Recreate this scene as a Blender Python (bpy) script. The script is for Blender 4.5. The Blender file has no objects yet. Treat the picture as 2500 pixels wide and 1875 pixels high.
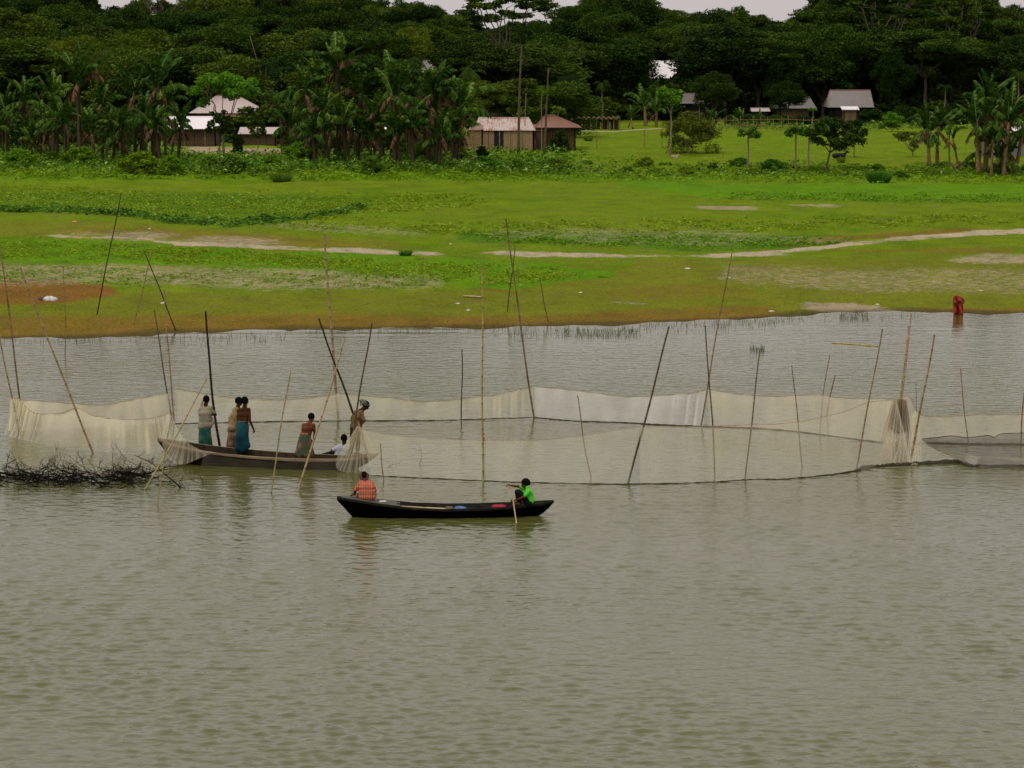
import bpy, bmesh, math, random
import numpy as np
from mathutils import Vector, Matrix, noise as mnoise
random.seed(7); RNG = np.random.default_rng(7)
SC = bpy.context.scene
COL = SC.collection
# ------------------------------------------------------------------ camera
H = 11.7; FP = 7000.0; PITCH = math.atan((937.5 - 108.0) / FP)
cam_d = bpy.data.cameras.new('camera'); cam = bpy.data.objects.new('camera', cam_d); COL.objects.link(cam)
cam.location = (0, 0, H); cam.rotation_euler = (math.pi / 2 - PITCH, 0, 0)
cam_d.sensor_width = 36.0; cam_d.lens = 36.0 * FP / 2500.0; cam_d.clip_start = 1.0; cam_d.clip_end = 12000.0
SC.camera = cam
# ------------------------------------------------------------------ sky and sun
SUN_EL, SUN_AZ = math.radians(58), math.radians(215)      # high, behind the camera and to the left
world = bpy.data.worlds.new('World'); SC.world = world; world.use_nodes = True
wn, wl = world.node_tree.nodes, world.node_tree.links
wn.clear()
w_out = wn.new('ShaderNodeOutputWorld'); w_bg = wn.new('ShaderNodeBackground'); w_bg.inputs['Strength'].default_value = 0.1
sky = wn.new('ShaderNodeTexSky'); sky.sky_type = 'NISHITA'; sky.sun_disc = False
sky.sun_elevation = SUN_EL; sky.sun_rotation = SUN_AZ; sky.air_density = 1.6; sky.dust_density = 5.0
tc = wn.new('ShaderNodeTexCoord'); sx = wn.new('ShaderNodeSeparateXYZ')
mr = wn.new('ShaderNodeMapRange'); mr.inputs['From Min'].default_value = 0.0; mr.inputs['From Max'].default_value = 1.0
mr.inputs['To Min'].default_value = 6.7; mr.inputs['To Max'].default_value = 13.5
grey = wn.new('ShaderNodeMix'); grey.data_type = 'RGBA'; grey.blend_type = 'MULTIPLY'; grey.inputs[0].default_value = 1.0
grey.inputs[6].default_value = (1.0, 0.922, 0.912, 1)
mixs = wn.new('ShaderNodeMix'); mixs.data_type = 'RGBA'; mixs.inputs[0].default_value = 0.93
wl.new(tc.outputs['Generated'], sx.inputs[0]); wl.new(sx.outputs['Z'], mr.inputs['Value'])
wl.new(mr.outputs[0], grey.inputs[7]); wl.new(sky.outputs[0], mixs.inputs[6]); wl.new(grey.outputs[2], mixs.inputs[7])
wl.new(mixs.outputs[2], w_bg.inputs['Color']); wl.new(w_bg.outputs[0], w_out.inputs[0])
sun_d = bpy.data.lights.new('sun', 'SUN'); sun_d.energy = 1.5; sun_d.angle = math.radians(12); sun_d.color = (1.0, 0.95, 0.86)
sun = bpy.data.objects.new('sun', sun_d); COL.objects.link(sun)
sdir = Vector((math.sin(SUN_AZ) * math.cos(SUN_EL), math.cos(SUN_AZ) * math.cos(SUN_EL), math.sin(SUN_EL)))
sun.rotation_euler = (-sdir).to_track_quat('-Z', 'Y').to_euler()
SC.view_settings.view_transform = 'Standard'; SC.view_settings.look = 'None'
SC.view_settings.exposure = -0.20; SC.view_settings.gamma = 1.0
SC.cycles.max_bounces = 6; SC.cycles.transparent_max_bounces = 24; SC.cycles.diffuse_bounces = 3
SC.cycles.glossy_bounces = 3; SC.cycles.caustics_reflective = False; SC.cycles.caustics_refractive = False

# ------------------------------------------------------------------ placing: points read off the photograph, set on real ground
CP, SP = math.cos(PITCH), math.sin(PITCH)
def ray(px, py):
    x = (px - 1250.0) / FP; y = (937.5 - py) / FP
    return np.array([x, CP + y * SP, y * CP - SP])
def PZ(px, py, z=0.0):
    d = ray(px, py); t = (z - H) / d[2]; return Vector((d[0] * t, d[1] * t, z))
def PY(px, py, Y):
    d = ray(px, py); t = Y / d[1]; return Vector((d[0] * t, Y, H + d[2] * t))
def proj(X, Y, Z):
    zz = Z - H; dep = Y * CP - zz * SP; up = Y * SP + zz * CP
    return 1250 + FP * X / dep, 937.5 - FP * up / dep
SHORE = [(-800, 850), (0, 828), (250, 822), (430, 815), (700, 806), (1000, 801), (1300, 799), (1500, 792), (1700, 785), (1900, 772),
         (2040, 763), (2230, 762), (2500, 766), (3300, 766)]
SHX = np.array([PZ(a, b).x for a, b in SHORE]); SHY = np.array([PZ(a, b).y for a, b in SHORE])
ZT = np.array([(-60, -4), (-15, -.7), (-3, -.12), (0, 0), (3, .14), (12, .42), (20, .62), (32, .9), (38, 1.05), (43, 1.2), (47, 1.5), (60, 1.6), (92, 1.8),
               (99, 2.35), (108, 2.5), (140, 2.5), (400, 3.0), (6000, 6.0)], float)
def terr(X, Y):
    X = np.asarray(X, float); Y = np.asarray(Y, float)
    sh = np.interp(X, SHX, SHY) + .45 * np.sin(X * .9 + 1.2 * np.sin(X * .23)) + .28 * np.sin(X * 2.3 + 1) + .12 * np.sin(X * 5.7); t = Y - sh
    z = np.interp(t, ZT[:, 0], ZT[:, 1])
    k = np.clip((t - 2) / 10, 0, 1)
    z = z + k * (0.07 * np.sin(X * .33 + Y * .21) + 0.05 * np.sin(X * .71 - Y * .37 + 1.3) + .03 * np.sin(X * 1.7 + Y * .9))
    return z
def G(px, py):
    z = 1.0
    for _ in range(30):
        p = PZ(px, py, z); z = .5 * z + .5 * float(terr(p.x, p.y))
    return Vector((p.x, p.y, float(terr(p.x, p.y))))
def Gz(x, y): return Vector((x, y, float(terr(x, y))))

# ------------------------------------------------------------------ materials
def nmat(name):
    m = bpy.data.materials.new(name); m.use_nodes = True
    nt = m.node_tree; b = nt.nodes['Principled BSDF']
    return m, nt, b
def N(nt, t, **kw):
    n = nt.nodes.new(t)
    for k, v in kw.items():
        if k in n.inputs.keys(): n.inputs[k].default_value = v
        else: setattr(n, k, v)
    return n
def noise(nt, scale, detail=3, vec=None, rough=.55, vscale=None, coord='Object'):
    n = N(nt, 'ShaderNodeTexNoise', Scale=scale, Detail=detail, Roughness=rough)
    t = N(nt, 'ShaderNodeTexCoord'); src = t.outputs[coord]
    if vscale:
        mp = N(nt, 'ShaderNodeMapping'); mp.inputs['Scale'].default_value = vscale
        nt.links.new(src, mp.inputs[0]); src = mp.outputs[0]
    nt.links.new(src, n.inputs['Vector']); return n.outputs['Fac']
def ramp(nt, fac, stops):
    r = nt.nodes.new('ShaderNodeValToRGB'); e = r.color_ramp.elements
    while len(e) < len(stops): e.new(.5)
    for el, (p, c) in zip(e, stops): el.position = p; el.color = (*c, 1) if len(c) == 3 else c
    nt.links.new(fac, r.inputs[0]); return r.outputs[0]
def mathn(nt, op, a, b=0.0, c=None, clamp=False):
    n = nt.nodes.new('ShaderNodeMath'); n.operation = op; n.use_clamp = clamp
    for i, v in enumerate((a, b, c)):
        if v is None: continue
        if isinstance(v, (int, float)): n.inputs[i].default_value = v
        else: nt.links.new(v, n.inputs[i])
    return n.outputs[0]
def mixc(nt, fac, a, b, mode='MIX'):
    n = nt.nodes.new('ShaderNodeMix'); n.data_type = 'RGBA'; n.blend_type = mode
    for i, v in ((0, fac), (6, a), (7, b)):
        if isinstance(v, (int, float)): n.inputs[i].default_value = v
        elif isinstance(v, tuple): n.inputs[i].default_value = (*v, 1) if len(v) == 3 else v
        else: nt.links.new(v, n.inputs[i])
    return n.outputs[2]
def bump(nt, b, h, strength=.3, dist=.02):
    n = N(nt, 'ShaderNodeBump', Strength=strength, Distance=dist); nt.links.new(h, n.inputs['Height'])
    nt.links.new(n.outputs[0], b.inputs['Normal']); return n
def attr(nt, name, out='Fac'):
    a = nt.nodes.new('ShaderNodeAttribute'); a.attribute_name = name; return a.outputs[out]
def simple(name, c1, c2, scale=6, rough=.8, bmp=.2, vscale=None, spec=.3, rand=0.0, metal=0.0, detail=4):
    m, nt, b = nmat(name)
    f = noise(nt, scale, detail, vscale=vscale)
    col = ramp(nt, f, [(.3, c1), (.7, c2)])
    if rand:
        oi = nt.nodes.new('ShaderNodeObjectInfo')
        v = mathn(nt, 'MULTIPLY_ADD', oi.outputs['Random'], rand, 1 - rand / 2)
        hs = nt.nodes.new('ShaderNodeHueSaturation'); nt.links.new(v, hs.inputs['Value']); nt.links.new(col, hs.inputs['Color']); col = hs.outputs[0]
    nt.links.new(col, b.inputs['Base Color']); b.inputs['Roughness'].default_value = rough
    b.inputs['Specular IOR Level'].default_value = spec; b.inputs['Metallic'].default_value = metal
    if bmp: bump(nt, b, f, bmp, .02)
    return m
def leafmat(name, dark, light, rand=.35, trans=.25, yellow=None, scale=.35):
    m, nt, b = nmat(name)
    t = attr(nt, 'tone'); f = noise(nt, scale, 2)
    v = mathn(nt, 'MULTIPLY_ADD', f, .7, mathn(nt, 'MULTIPLY_ADD', t, .8, -.25), clamp=True)
    col = ramp(nt, v, [(.1, dark), (.85, light)] + ([(.97, yellow)] if yellow else []))
    oi = nt.nodes.new('ShaderNodeObjectInfo')
    hs = nt.nodes.new('ShaderNodeHueSaturation')
    nt.links.new(mathn(nt, 'MULTIPLY_ADD', oi.outputs['Random'], rand, 1 - rand / 2), hs.inputs['Value'])
    nt.links.new(mathn(nt, 'MULTIPLY_ADD', oi.outputs['Random'], -.04, .52), hs.inputs['Hue'])
    nt.links.new(col, hs.inputs['Color']); nt.links.new(hs.outputs[0], b.inputs['Base Color'])
    b.inputs['Roughness'].default_value = .8; b.inputs['Specular IOR Level'].default_value = .06
    tr = nt.nodes.new('ShaderNodeBsdfTranslucent'); mx = nt.nodes.new('ShaderNodeMixShader'); mx.inputs[0].default_value = trans
    nt.links.new(hs.outputs[0], tr.inputs[0]); nt.links.new(b.outputs[0], mx.inputs[1]); nt.links.new(tr.outputs[0], mx.inputs[2])
    nt.links.new(mx.outputs[0], nt.nodes['Material Output'].inputs[0])
    return m

# ------------------------------------------------------------------ objects
def tag(o, label=None, cat=None, group=None, kind=None):
    for k, v in (('label', label), ('category', cat), ('group', group), ('kind', kind)):
        if v: o[k] = v
    return o
def empty(name, loc, rz=0.0, **kw):
    o = bpy.data.objects.new(name, None); COL.objects.link(o); o.location = loc; o.rotation_euler = (0, 0, rz)
    o.empty_display_size = .2; tag(o, **kw); return o
def add(name, me, parent=None, mat=None):
    if mat is not None and not me.materials: me.materials.append(mat)
    o = bpy.data.objects.new(name, me); COL.objects.link(o)
    if parent is not None: o.parent = parent
    return o
def npmesh(name, v, f, smooth=False, tone=None, attrs=None):
    v = np.asarray(v, np.float32); f = np.asarray(f, np.int32)
    me = bpy.data.meshes.new(name); k = f.shape[1]
    me.vertices.add(len(v)); me.vertices.foreach_set('co', v.ravel())
    me.loops.add(f.size); me.loops.foreach_set('vertex_index', f.ravel())
    me.polygons.add(len(f)); me.polygons.foreach_set('loop_start', np.arange(0, f.size, k, dtype=np.int32))
    me.update(calc_edges=True)
    if smooth: me.polygons.foreach_set('use_smooth', np.ones(len(f), bool))
    if tone is not None:
        a = me.attributes.new('tone', 'FLOAT', 'FACE' if len(tone) == len(f) else 'POINT'); a.data.foreach_set('value', np.asarray(tone, np.float32))
    for k2, arr in (attrs or {}).items():
        a = me.attributes.new(k2, 'FLOAT', 'POINT'); a.data.foreach_set('value', np.asarray(arr, np.float32))
    return me
class MB:
    def __init__(s): s.v = []; s.f = []; s.a = {}
    def quad(s, *p):
        n = len(s.v); s.v += [tuple(q) for q in p]; s.f.append(tuple(range(n, n + len(p))))
    def box(s, c, d, rot=None):
        c = Vector(c); n = len(s.v)
        for sx_ in (-.5, .5):
            for sy in (-.5, .5):
                for sz in (-.5, .5):
                    q = Vector((d[0] * sx_, d[1] * sy, d[2] * sz))
                    if rot is not None: q = rot @ q
                    s.v.append(tuple(c + q))
        for q in ((0, 1, 3, 2), (4, 6, 7, 5), (0, 4, 5, 1), (2, 3, 7, 6), (0, 2, 6, 4), (1, 5, 7, 3)): s.f.append(tuple(n + i for i in q))
    def tube(s, pts, rad, n=6, cap=True):
        pts = [Vector(p) for p in pts]
        if not hasattr(rad, '__len__'): rad = [rad] * len(pts)
        base = len(s.v); ref = None
        for i, p in enumerate(pts):
            d = (pts[min(i + 1, len(pts) - 1)] - pts[max(i - 1, 0)])
            d = d.normalized() if d.length > 1e-9 else Vector((0, 0, 1))
            if ref is None: ref = d.orthogonal().normalized()
            ref = (ref - d * ref.dot(d))
            ref = ref.normalized() if ref.length > 1e-6 else d.orthogonal().normalized()
            b2 = d.cross(ref)
            for k in range(n):
                a = 2 * math.pi * k / n; s.v.append(tuple(p + (ref * math.cos(a) + b2 * math.sin(a)) * rad[i]))
        for i in range(len(pts) - 1):
            for k in range(n):
                a = base + i * n + k; b = base + i * n + (k + 1) % n
                s.f.append((a, b, b + n, a + n))
        if cap:
            s.f.append(tuple(base + k for k in reversed(range(n)))); e = base + (len(pts) - 1) * n
            s.f.append(tuple(e + k for k in range(n)))
    def ell(s, c, r, rot=None, nu=12, nv=8):
        c = Vector(c); base = len(s.v)
        if not hasattr(r, '__len__'): r = (r, r, r)
        for i in range(nv + 1):
            th = math.pi * i / nv
            for k in range(nu):
                a = 2 * math.pi * k / nu
                q = Vector((r[0] * math.sin(th) * math.cos(a), r[1] * math.sin(th) * math.sin(a), r[2] * math.cos(th)))
                if rot is not None: q = rot @ q
                s.v.append(tuple(c + q))
        for i in range(nv):
            for k in range(nu):
                a = base + i * nu + k; b = base + i * nu + (k + 1) % nu
                s.f.append((a, a + nu, b + nu, b))
    def cap(s, p0, p1, r0, r1, n=10):
        p0, p1 = Vector(p0), Vector(p1); d = p1 - p0; L = max(d.length, 1e-6); d = d / L
        pts, rr = [], []
        for k in range(5):
            a = math.pi / 2 * k / 4; pts.append(p0 - d * r0 * math.cos(a)); rr.append(max(r0 * math.sin(a), .0008))
        for k in range(5):
            a = math.pi / 2 * (1 - k / 4); pts.append(p1 + d * r1 * math.cos(a)); rr.append(max(r1 * math.sin(a), .0008))
        s.tube(pts, rr, n)
    def mesh(s, name, smooth=False):
        me = bpy.data.meshes.new(name); me.from_pydata(s.v, [], s.f); me.update()
        if smooth: me.polygons.foreach_set('use_smooth', np.ones(len(me.polygons), bool))
        return me
    def build(s, name, mat, parent=None, smooth=False, origin=None):
        if origin is not None:
            o_ = Vector(origin); s.v = [tuple(Vector(q) - o_) for q in s.v]
        o = add(name, s.mesh(name, smooth), parent, mat)
        if origin is not None: o.location = origin
        return o
def copy_tree(o, parent=None):
    c = o.copy(); COL.objects.link(c); c.parent = parent
    for ch in list(KIDS.get(o.name, ())): copy_tree(ch, c)
    return c
KIDS = {}
def remember(root):
    KIDS[root.name] = [c for c in COL.objects if c.parent == root]
    for c in KIDS[root.name]: remember(c)
def place_copy(proto, used, loc, rz=0, sc=1, **kw):
    if not used.get(proto.name): used[proto.name] = 1; o = proto
    else: o = copy_tree(proto)
    o.location = loc; o.rotation_euler = (0, 0, rz); o.scale = sc if hasattr(sc, '__len__') else (sc,) * 3
    tag(o, **kw); return o
USED = {}
# ================================================================== ground: one sheet from under the river to the horizon
def smooth(a, b, x):
    t = np.clip((x - a) / (b - a), 0, 1); return t * t * (3 - 2 * t)
def band(px, py, top, bot, s=6.0):
    top = np.array(top, float); bot = np.array(bot, float)
    yt = np.interp(px, top[:, 0], top[:, 1]); yb = np.interp(px, bot[:, 0], bot[:, 1])
    x0, x1 = max(top[0, 0], bot[0, 0]), min(top[-1, 0], bot[-1, 0])
    m = smooth(-s, s, py - yt) * smooth(-s, s, yb - py)
    return m * smooth(-30, 30, px - x0) * smooth(-30, 30, x1 - px)
def spot(px, py, cx, cy, rx, ry):
    return np.exp(-(((px - cx) / rx) ** 2 + ((py - cy) / ry) ** 2) ** 1.5)
us = np.concatenate([-np.geomspace(3, .205, 24), np.linspace(-.2, .2, 340), np.geomspace(.205, 3, 24)])
ys = np.concatenate([np.linspace(60, 110, 14), np.linspace(112, 300, 420), np.geomspace(303, 9000, 70)])
UU, YY = np.meshgrid(us, ys); XX = UU * YY; ZZ = terr(XX, YY)
PXX, PYY = proj(XX, YY, ZZ)
LFT, R_ = -6000, 9000
def MASK(name, px, py):
    if name == 'path': return np.maximum.reduce([
    band(px, py, [(100, 573), (340, 582), (430, 590), (520, 592), (720, 602), (900, 608), (1090, 617)], [(100, 577), (340, 587), (430, 598), (520, 602), (720, 613), (900, 620), (1090, 624)], 3),
    band(px, py, [(1150, 615), (1300, 615), (1450, 617), (1650, 622), (1760, 617), (1900, 610), (2050, 595), (2200, 577), (2350, 564), (R_, 250)],
         [(1150, 619), (1300, 628), (1450, 628), (1650, 628), (1760, 628), (1900, 625), (2050, 608), (2200, 590), (2350, 576), (R_, 274)], 3),
    .8 * band(px, py, [(LFT, 560), (540, 575), (700, 590)], [(LFT, 560), (540, 600), (700, 612)], 4) * 0])
    if name == 'bare': return np.maximum.reduce([
    .75 * spot(px, py, 330, 577, 130, 14), .8 * spot(px, py, 560, 588, 150, 15), .5 * spot(px, py, 230, 568, 120, 10),
    .62 * band(px, py, [(LFT, 628), (350, 642), (700, 650), (1080, 668)], [(LFT, 680), (350, 700), (700, 712), (1080, 705)], 14),
    .5 * band(px, py, [(1150, 560), (1400, 552), (1760, 560), (2100, 585)], [(1150, 575), (1400, 600), (1760, 600), (2100, 600)], 10),
    .5 * band(px, py, [(640, 540), (900, 545), (1040, 560)], [(640, 556), (900, 575), (1040, 580)], 8),
    .85 * band(px, py, [(1690, 500), (1860, 503)], [(1690, 511), (1860, 515)], 3), .8 * band(px, py, [(1930, 498), (2060, 499)], [(1930, 503), (2060, 506)], 3),
    .75 * band(px, py, [(2300, 628), (2400, 618), (R_, 600)], [(2300, 640), (2400, 648), (R_, 655)], 6),
    .55 * band(px, py, [(1750, 640), (2100, 650), (R_, 650)], [(1750, 690), (2100, 720), (R_, 720)], 16),
    .95 * band(px, py, [(1960, 733), (2060, 735), (2190, 752)], [(1960, 757), (2060, 764), (2190, 768)], 3),
    .7 * band(px, py, [(1480, 736), (1600, 741)], [(1480, 741), (1600, 746)], 2),
    .9 * band(px, py, [(455, 357), (520, 358), (780, 364)], [(455, 372), (520, 378), (780, 376)], 3),
    .8 * band(px, py, [(1410, 402), (1460, 415), (1500, 421)], [(1410, 407), (1460, 421), (1500, 425)], 2),
    .9 * band(px, py, [(2455, 404), (2520, 424), (R_, 1500)], [(2455, 412), (2520, 438), (R_, 1560)], 3)])
    if name == 'bright': return np.maximum.reduce([
    band(px, py, [(LFT, 575), (150, 582), (340, 592), (700, 614), (1080, 628), (1300, 642), (1500, 668)], [(LFT, 628), (350, 642), (700, 655), (1000, 690), (1250, 703), (1500, 674)], 5),
    .8 * band(px, py, [(1500, 440), (1750, 446), (R_, 446)], [(1500, 452), (1750, 486), (R_, 484)], 6),
    .6 * band(px, py, [(LFT, 420), (R_, 420)], [(LFT, 445), (R_, 445)], 8),
    .3 * band(px, py, [(1400, 320), (R_, 320)], [(1400, 380), (R_, 380)], 6)])
    if name == 'herb': return np.maximum.reduce([
    band(px, py, [(LFT, 455), (400, 470), (960, 480)], [(LFT, 512), (250, 518), (420, 540), (560, 552), (700, 538), (960, 500)], 8),
    .8 * band(px, py, [(1100, 560), (1650, 570), (2080, 572)], [(1100, 590), (1450, 603), (1700, 615), (1900, 606), (2080, 600)], 8),
    .6 * band(px, py, [(1750, 480), (2250, 484), (R_, 478)], [(1750, 486), (2250, 497), (R_, 500)], 4)])
    if name == 'olive': return np.maximum.reduce([
    .8 * band(px, py, [(LFT, 520), (300, 540), (1000, 590)], [(LFT, 574), (300, 580), (1000, 612)], 10),
    band(px, py, [(LFT, 690), (330, 715), (1080, 712), (1500, 672), (1560, 632), (R_, 600)], [(LFT, 1400), (R_, 1400)], 12)])
    if name == 'brown': return np.maximum.reduce([
    .5 * band(px, py, [(330, 552), (430, 560), (700, 575), (900, 596)], [(330, 575), (430, 588), (700, 604), (900, 606)], 5), .4 * band(px, py, [(140, 545), (330, 556)], [(140, 570), (330, 580)], 6), .7 * band(px, py, [(1900, 590), (2100, 572), (2400, 550)], [(1900, 604), (2100, 590), (2400, 562)], 5), .8 * band(px, py, [(1150, 700), (1260, 705)], [(1150, 706), (1260, 712)], 3),
    1.1 * band(px, py, [(LFT, 664), (150, 682), (290, 705)], [(LFT, 760), (150, 744), (290, 722)], 7),
    .72 * band(px, py, [(LFT, 768), (600, 765), (1300, 765), (1700, 750), (1900, 740)], [(LFT, 900), (600, 900), (1300, 900), (1700, 900), (1900, 900)], 14),
    .75 * band(px, py, [(1980, 750), (2200, 750), (R_, 742)], [(1980, 900), (2200, 900), (R_, 900)], 8),
    .55 * spot(px, py, 1650, 715, 260, 22), .5 * spot(px, py, 260, 565, 150, 10), .6 * spot(px, py, 1850, 656, 60, 9),
    .5 * spot(px, py, 720, 612, 200, 9), .6 * band(px, py, [(1990, 610), (2480, 600)], [(1990, 618), (2480, 620)], 3)])
def fbm(x, y, s=0.0):
    v = 0
    for k, (f, a) in enumerate(((.35, 1.), (.8, .6), (1.9, .4), (4.1, .25))):
        v = v + a * np.sin(x * f + 1.7 * np.sin(y * f * .7 + k + s)) * np.cos(y * f * 1.3 - x * f * .4 + 2.1 * k + s)
    return v
WY = PYY + 3.2 * fbm(XX, YY) * np.clip((PYY - 400) / 200, .3, 1); WX = PXX + 12 * fbm(XX, YY, 2.0)
path = MASK('path', WX, PYY + 2.2 * fbm(XX, YY, 5.)); bare, bright, herb, olive, brown = (MASK(k, WX, WY) for k in ('bare', 'bright', 'herb', 'olive', 'brown'))
path = path * (1 - .35 * np.clip(fbm(XX * 1.3, YY * 1.3, 8.), 0, 1))
tt = YY - np.interp(XX, SHX, SHY)
wet = 1 - smooth(0.2, 1.6 + .9 * np.sin(XX * .8) * np.sin(XX * .37 + 1), tt)
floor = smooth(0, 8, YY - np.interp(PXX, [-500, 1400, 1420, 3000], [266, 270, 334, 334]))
rows, cols = UU.shape
idx = np.arange(rows * cols).reshape(rows, cols)
fq = np.stack([idx[:-1, :-1], idx[:-1, 1:], idx[1:, 1:], idx[1:, :-1]], -1).reshape(-1, 4)
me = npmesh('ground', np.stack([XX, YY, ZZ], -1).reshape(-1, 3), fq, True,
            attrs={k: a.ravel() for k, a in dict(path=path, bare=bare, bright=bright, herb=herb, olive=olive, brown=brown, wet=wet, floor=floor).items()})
m, nt, b = nmat('ground_grass_and_earth')
n1 = noise(nt, .35, 5, rough=.6); n2 = noise(nt, 2.2, 5, rough=.65); n3 = noise(nt, 9.0, 4, rough=.7); n4 = noise(nt, .09, 3)
nv = noise(nt, 30, 2)
col = mixc(nt, ramp(nt, n1, [(.35, (0,) * 3), (.65, (1,) * 3)]), (.122, .218, .005), (.172, .262, .008))
col = mixc(nt, mathn(nt, 'MULTIPLY', ramp(nt, n4, [(.4, (0,) * 3), (.6, (1,) * 3)]), .35), col, (.175, .215, .014))
def layer(col, name, color, gain=1.0, amp=.9, lo=.42, hi=.62, nz=None):
    v = mathn(nt, 'MULTIPLY_ADD', mathn(nt, 'SUBTRACT', nz or n2, .5), amp, mathn(nt, 'MULTIPLY', attr(nt, name), gain))
    return mixc(nt, ramp(nt, v, [(lo, (0,) * 3), (hi, (1,) * 3)]), col, color)
col = layer(col, 'olive', mixc(nt, n2, (.135, .180, .010), (.225, .235, .020)), amp=.5, lo=.3, hi=.8)
col = layer(col, 'bright', mixc(nt, n3, (.085, .225, .004), (.148, .30, .008)), amp=.6, lo=.3, hi=.7)
col = layer(col, 'herb', mixc(nt, n3, (.055, .15, .008), (.12, .24, .012)), amp=.7, lo=.35, hi=.7)
col = layer(col, 'brown', mixc(nt, n3, (.13, .070, .018), (.33, .165, .030)), amp=.9, lo=.3, hi=.9)
n5 = noise(nt, 1.0, 6, rough=.75, vscale=(1.2, .55, 1))
n6 = noise(nt, 3.2, 6, rough=.8, vscale=(.8, .7, 1))
col = layer(col, 'bare', mixc(nt, n2, (.28, .21, .10), (.54, .46, .32)), amp=2.4, lo=.38, hi=.85, nz=n6)
col = layer(col, 'path', mixc(nt, n3, (.36, .27, .15), (.62, .54, .40)), amp=2.2, lo=.38, hi=.9, nz=n5)
col = mixc(nt, mathn(nt, 'MULTIPLY', attr(nt, 'wet'), .8), col, (.075, .060, .026))
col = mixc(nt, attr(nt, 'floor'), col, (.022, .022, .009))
spk = ramp(nt, n3, [(.3, (.5,) * 3), (.7, (1.35,) * 3)])
col = mixc(nt, .8, col, spk, 'MULTIPLY')
n7 = noise(nt, .8, 6, rough=.7, vscale=(.5, .35, 1)); col = mixc(nt, .7, col, ramp(nt, n7, [(.3, (.62, .66, .6)), (.5, (1, 1, 1)), (.7, (1.28, 1.18, 1.1))]), 'MULTIPLY')
n8 = noise(nt, 1.1, 6, rough=.75, vscale=(.7, .45, 1)); col = mixc(nt, mathn(nt, 'MULTIPLY', ramp(nt, n8, [(.53, (0,) * 3), (.66, (1,) * 3)]), .42), col, (.17, .125, .05))
nt.links.new(col, b.inputs['Base Color']); b.inputs['Roughness'].default_value = .95; b.inputs['Specular IOR Level'].default_value = .02
hh = mathn(nt, 'ADD', mathn(nt, 'MULTIPLY', n2, 1.0), mathn(nt, 'MULTIPLY', n3, .35))
bump(nt, b, mathn(nt, 'ADD', hh, mathn(nt, 'MULTIPLY', n7, 2.0)), 1.0, .35)
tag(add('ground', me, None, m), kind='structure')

# ------------------------------------------------------------------ river
def wband(Yv): return Yv
uw = np.concatenate([-np.geomspace(40, .235, 26), np.linspace(-.225, .225, 600), np.geomspace(.235, 40, 26)])
inv = np.linspace(1 / 43., 1 / 96., 640); yw = np.concatenate([[-600, -200, -60, 5, 30, 40], 1 / inv, np.linspace(96.4, 122, 110), np.linspace(124, 140, 8), [160, 230]])
UW, B = np.meshgrid(uw, yw); A = UW * np.maximum(np.abs(B), 20); WH = np.zeros_like(A); WS = np.zeros_like(A)
wr = np.random.default_rng(5)
for k in range(60):
    lam = .15 * (.66 / .15) ** wr.random(); th = math.radians(80) + wr.normal(0, .62); kx, ky = math.cos(th) * 2 * math.pi / lam, math.sin(th) * 2 * math.pi / lam
    am = lam ** 1.0 * .0054 * np.clip((0.75 + lam * .9 - .013 * (B - 46) / lam ** .5), 0, 1); WH += am * np.sin(kx * A + ky * B + wr.random() * 6.28 + .5 * np.sin(A * .31 + k) + .5 * np.sin(B * .23 + 2 * k))
gst = .75 + .35 * np.sin(A * .21 + 1.5 * np.sin(B * .13)) * np.cos(B * .17 + .8 * np.sin(A * .11)) + .15 * np.sin(A * .7 + B * .5)
env = np.clip((B - 43) / 3, 0, 1) * np.clip((96 - B) / 34, 0, 1) * np.clip((.225 - np.abs(UW)) / .01, 0, 1)
WH = (WH + .8 * WH ** 2) * 1.1 * gst * env
sw = np.exp(-((B - 117.2 - .02 * A) / 2.2) ** 2) * (.25 + .75 * np.clip((1 - A) / 5, 0, 1)); WH += sw * .012 * np.sin(B * 3.6 + .10 * A + .7 * np.sin(A * .35)) * (.6 + .4 * np.sin(A * .9 + 2 * np.sin(B)))
idx = np.arange(A.size).reshape(A.shape)
fq = np.stack([idx[:-1, :-1], idx[:-1, 1:], idx[1:, 1:], idx[1:, :-1]], -1).reshape(-1, 4)
me = npmesh('river_water', np.stack([A, B, WH], -1).reshape(-1, 3), fq, True)
m, nt, b = nmat('silty_river_water')
f0 = noise(nt, .06, 3)
colw = mixc(nt, f0, (.070, .076, .018), (.088, .089, .026))
nt.links.new(colw, b.inputs['Base Color']); b.inputs['Roughness'].default_value = .07; b.inputs['IOR'].default_value = 1.333
b.inputs['Specular IOR Level'].default_value = .5
wA = noise(nt, 1.0, 2, vscale=(1.9, 2.9, 1), rough=.5)
wB = noise(nt, 1.0, 3, vscale=(5.0, 8.0, 1), rough=.6)
wC = noise(nt, 1.0, 2, vscale=(.35, .55, 1), rough=.5)
wA = mathn(nt, 'POWER', wA, 1.6)
gust = ramp(nt, noise(nt, .05, 2, vscale=(.6, 1.3, 1)), [(.35, (.55,) * 3), (.65, (1,) * 3)])
tcn = N(nt, 'ShaderNodeTexCoord'); sp = N(nt, 'ShaderNodeSeparateXYZ'); nt.links.new(tcn.outputs['Object'], sp.inputs[0])
calm = N(nt, 'ShaderNodeMapRange'); nt.links.new(sp.outputs['Y'], calm.inputs[0])
for k, v in (('From Min', 60.), ('From Max', 90.), ('To Min', .60), ('To Max', .55)): calm.inputs[k].default_value = v
hsum = mathn(nt, 'ADD', mathn(nt, 'MULTIPLY', wA, .62), mathn(nt, 'MULTIPLY', wB, .13))
hsum = mathn(nt, 'ADD', hsum, mathn(nt, 'MULTIPLY', wC, .35))
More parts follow.
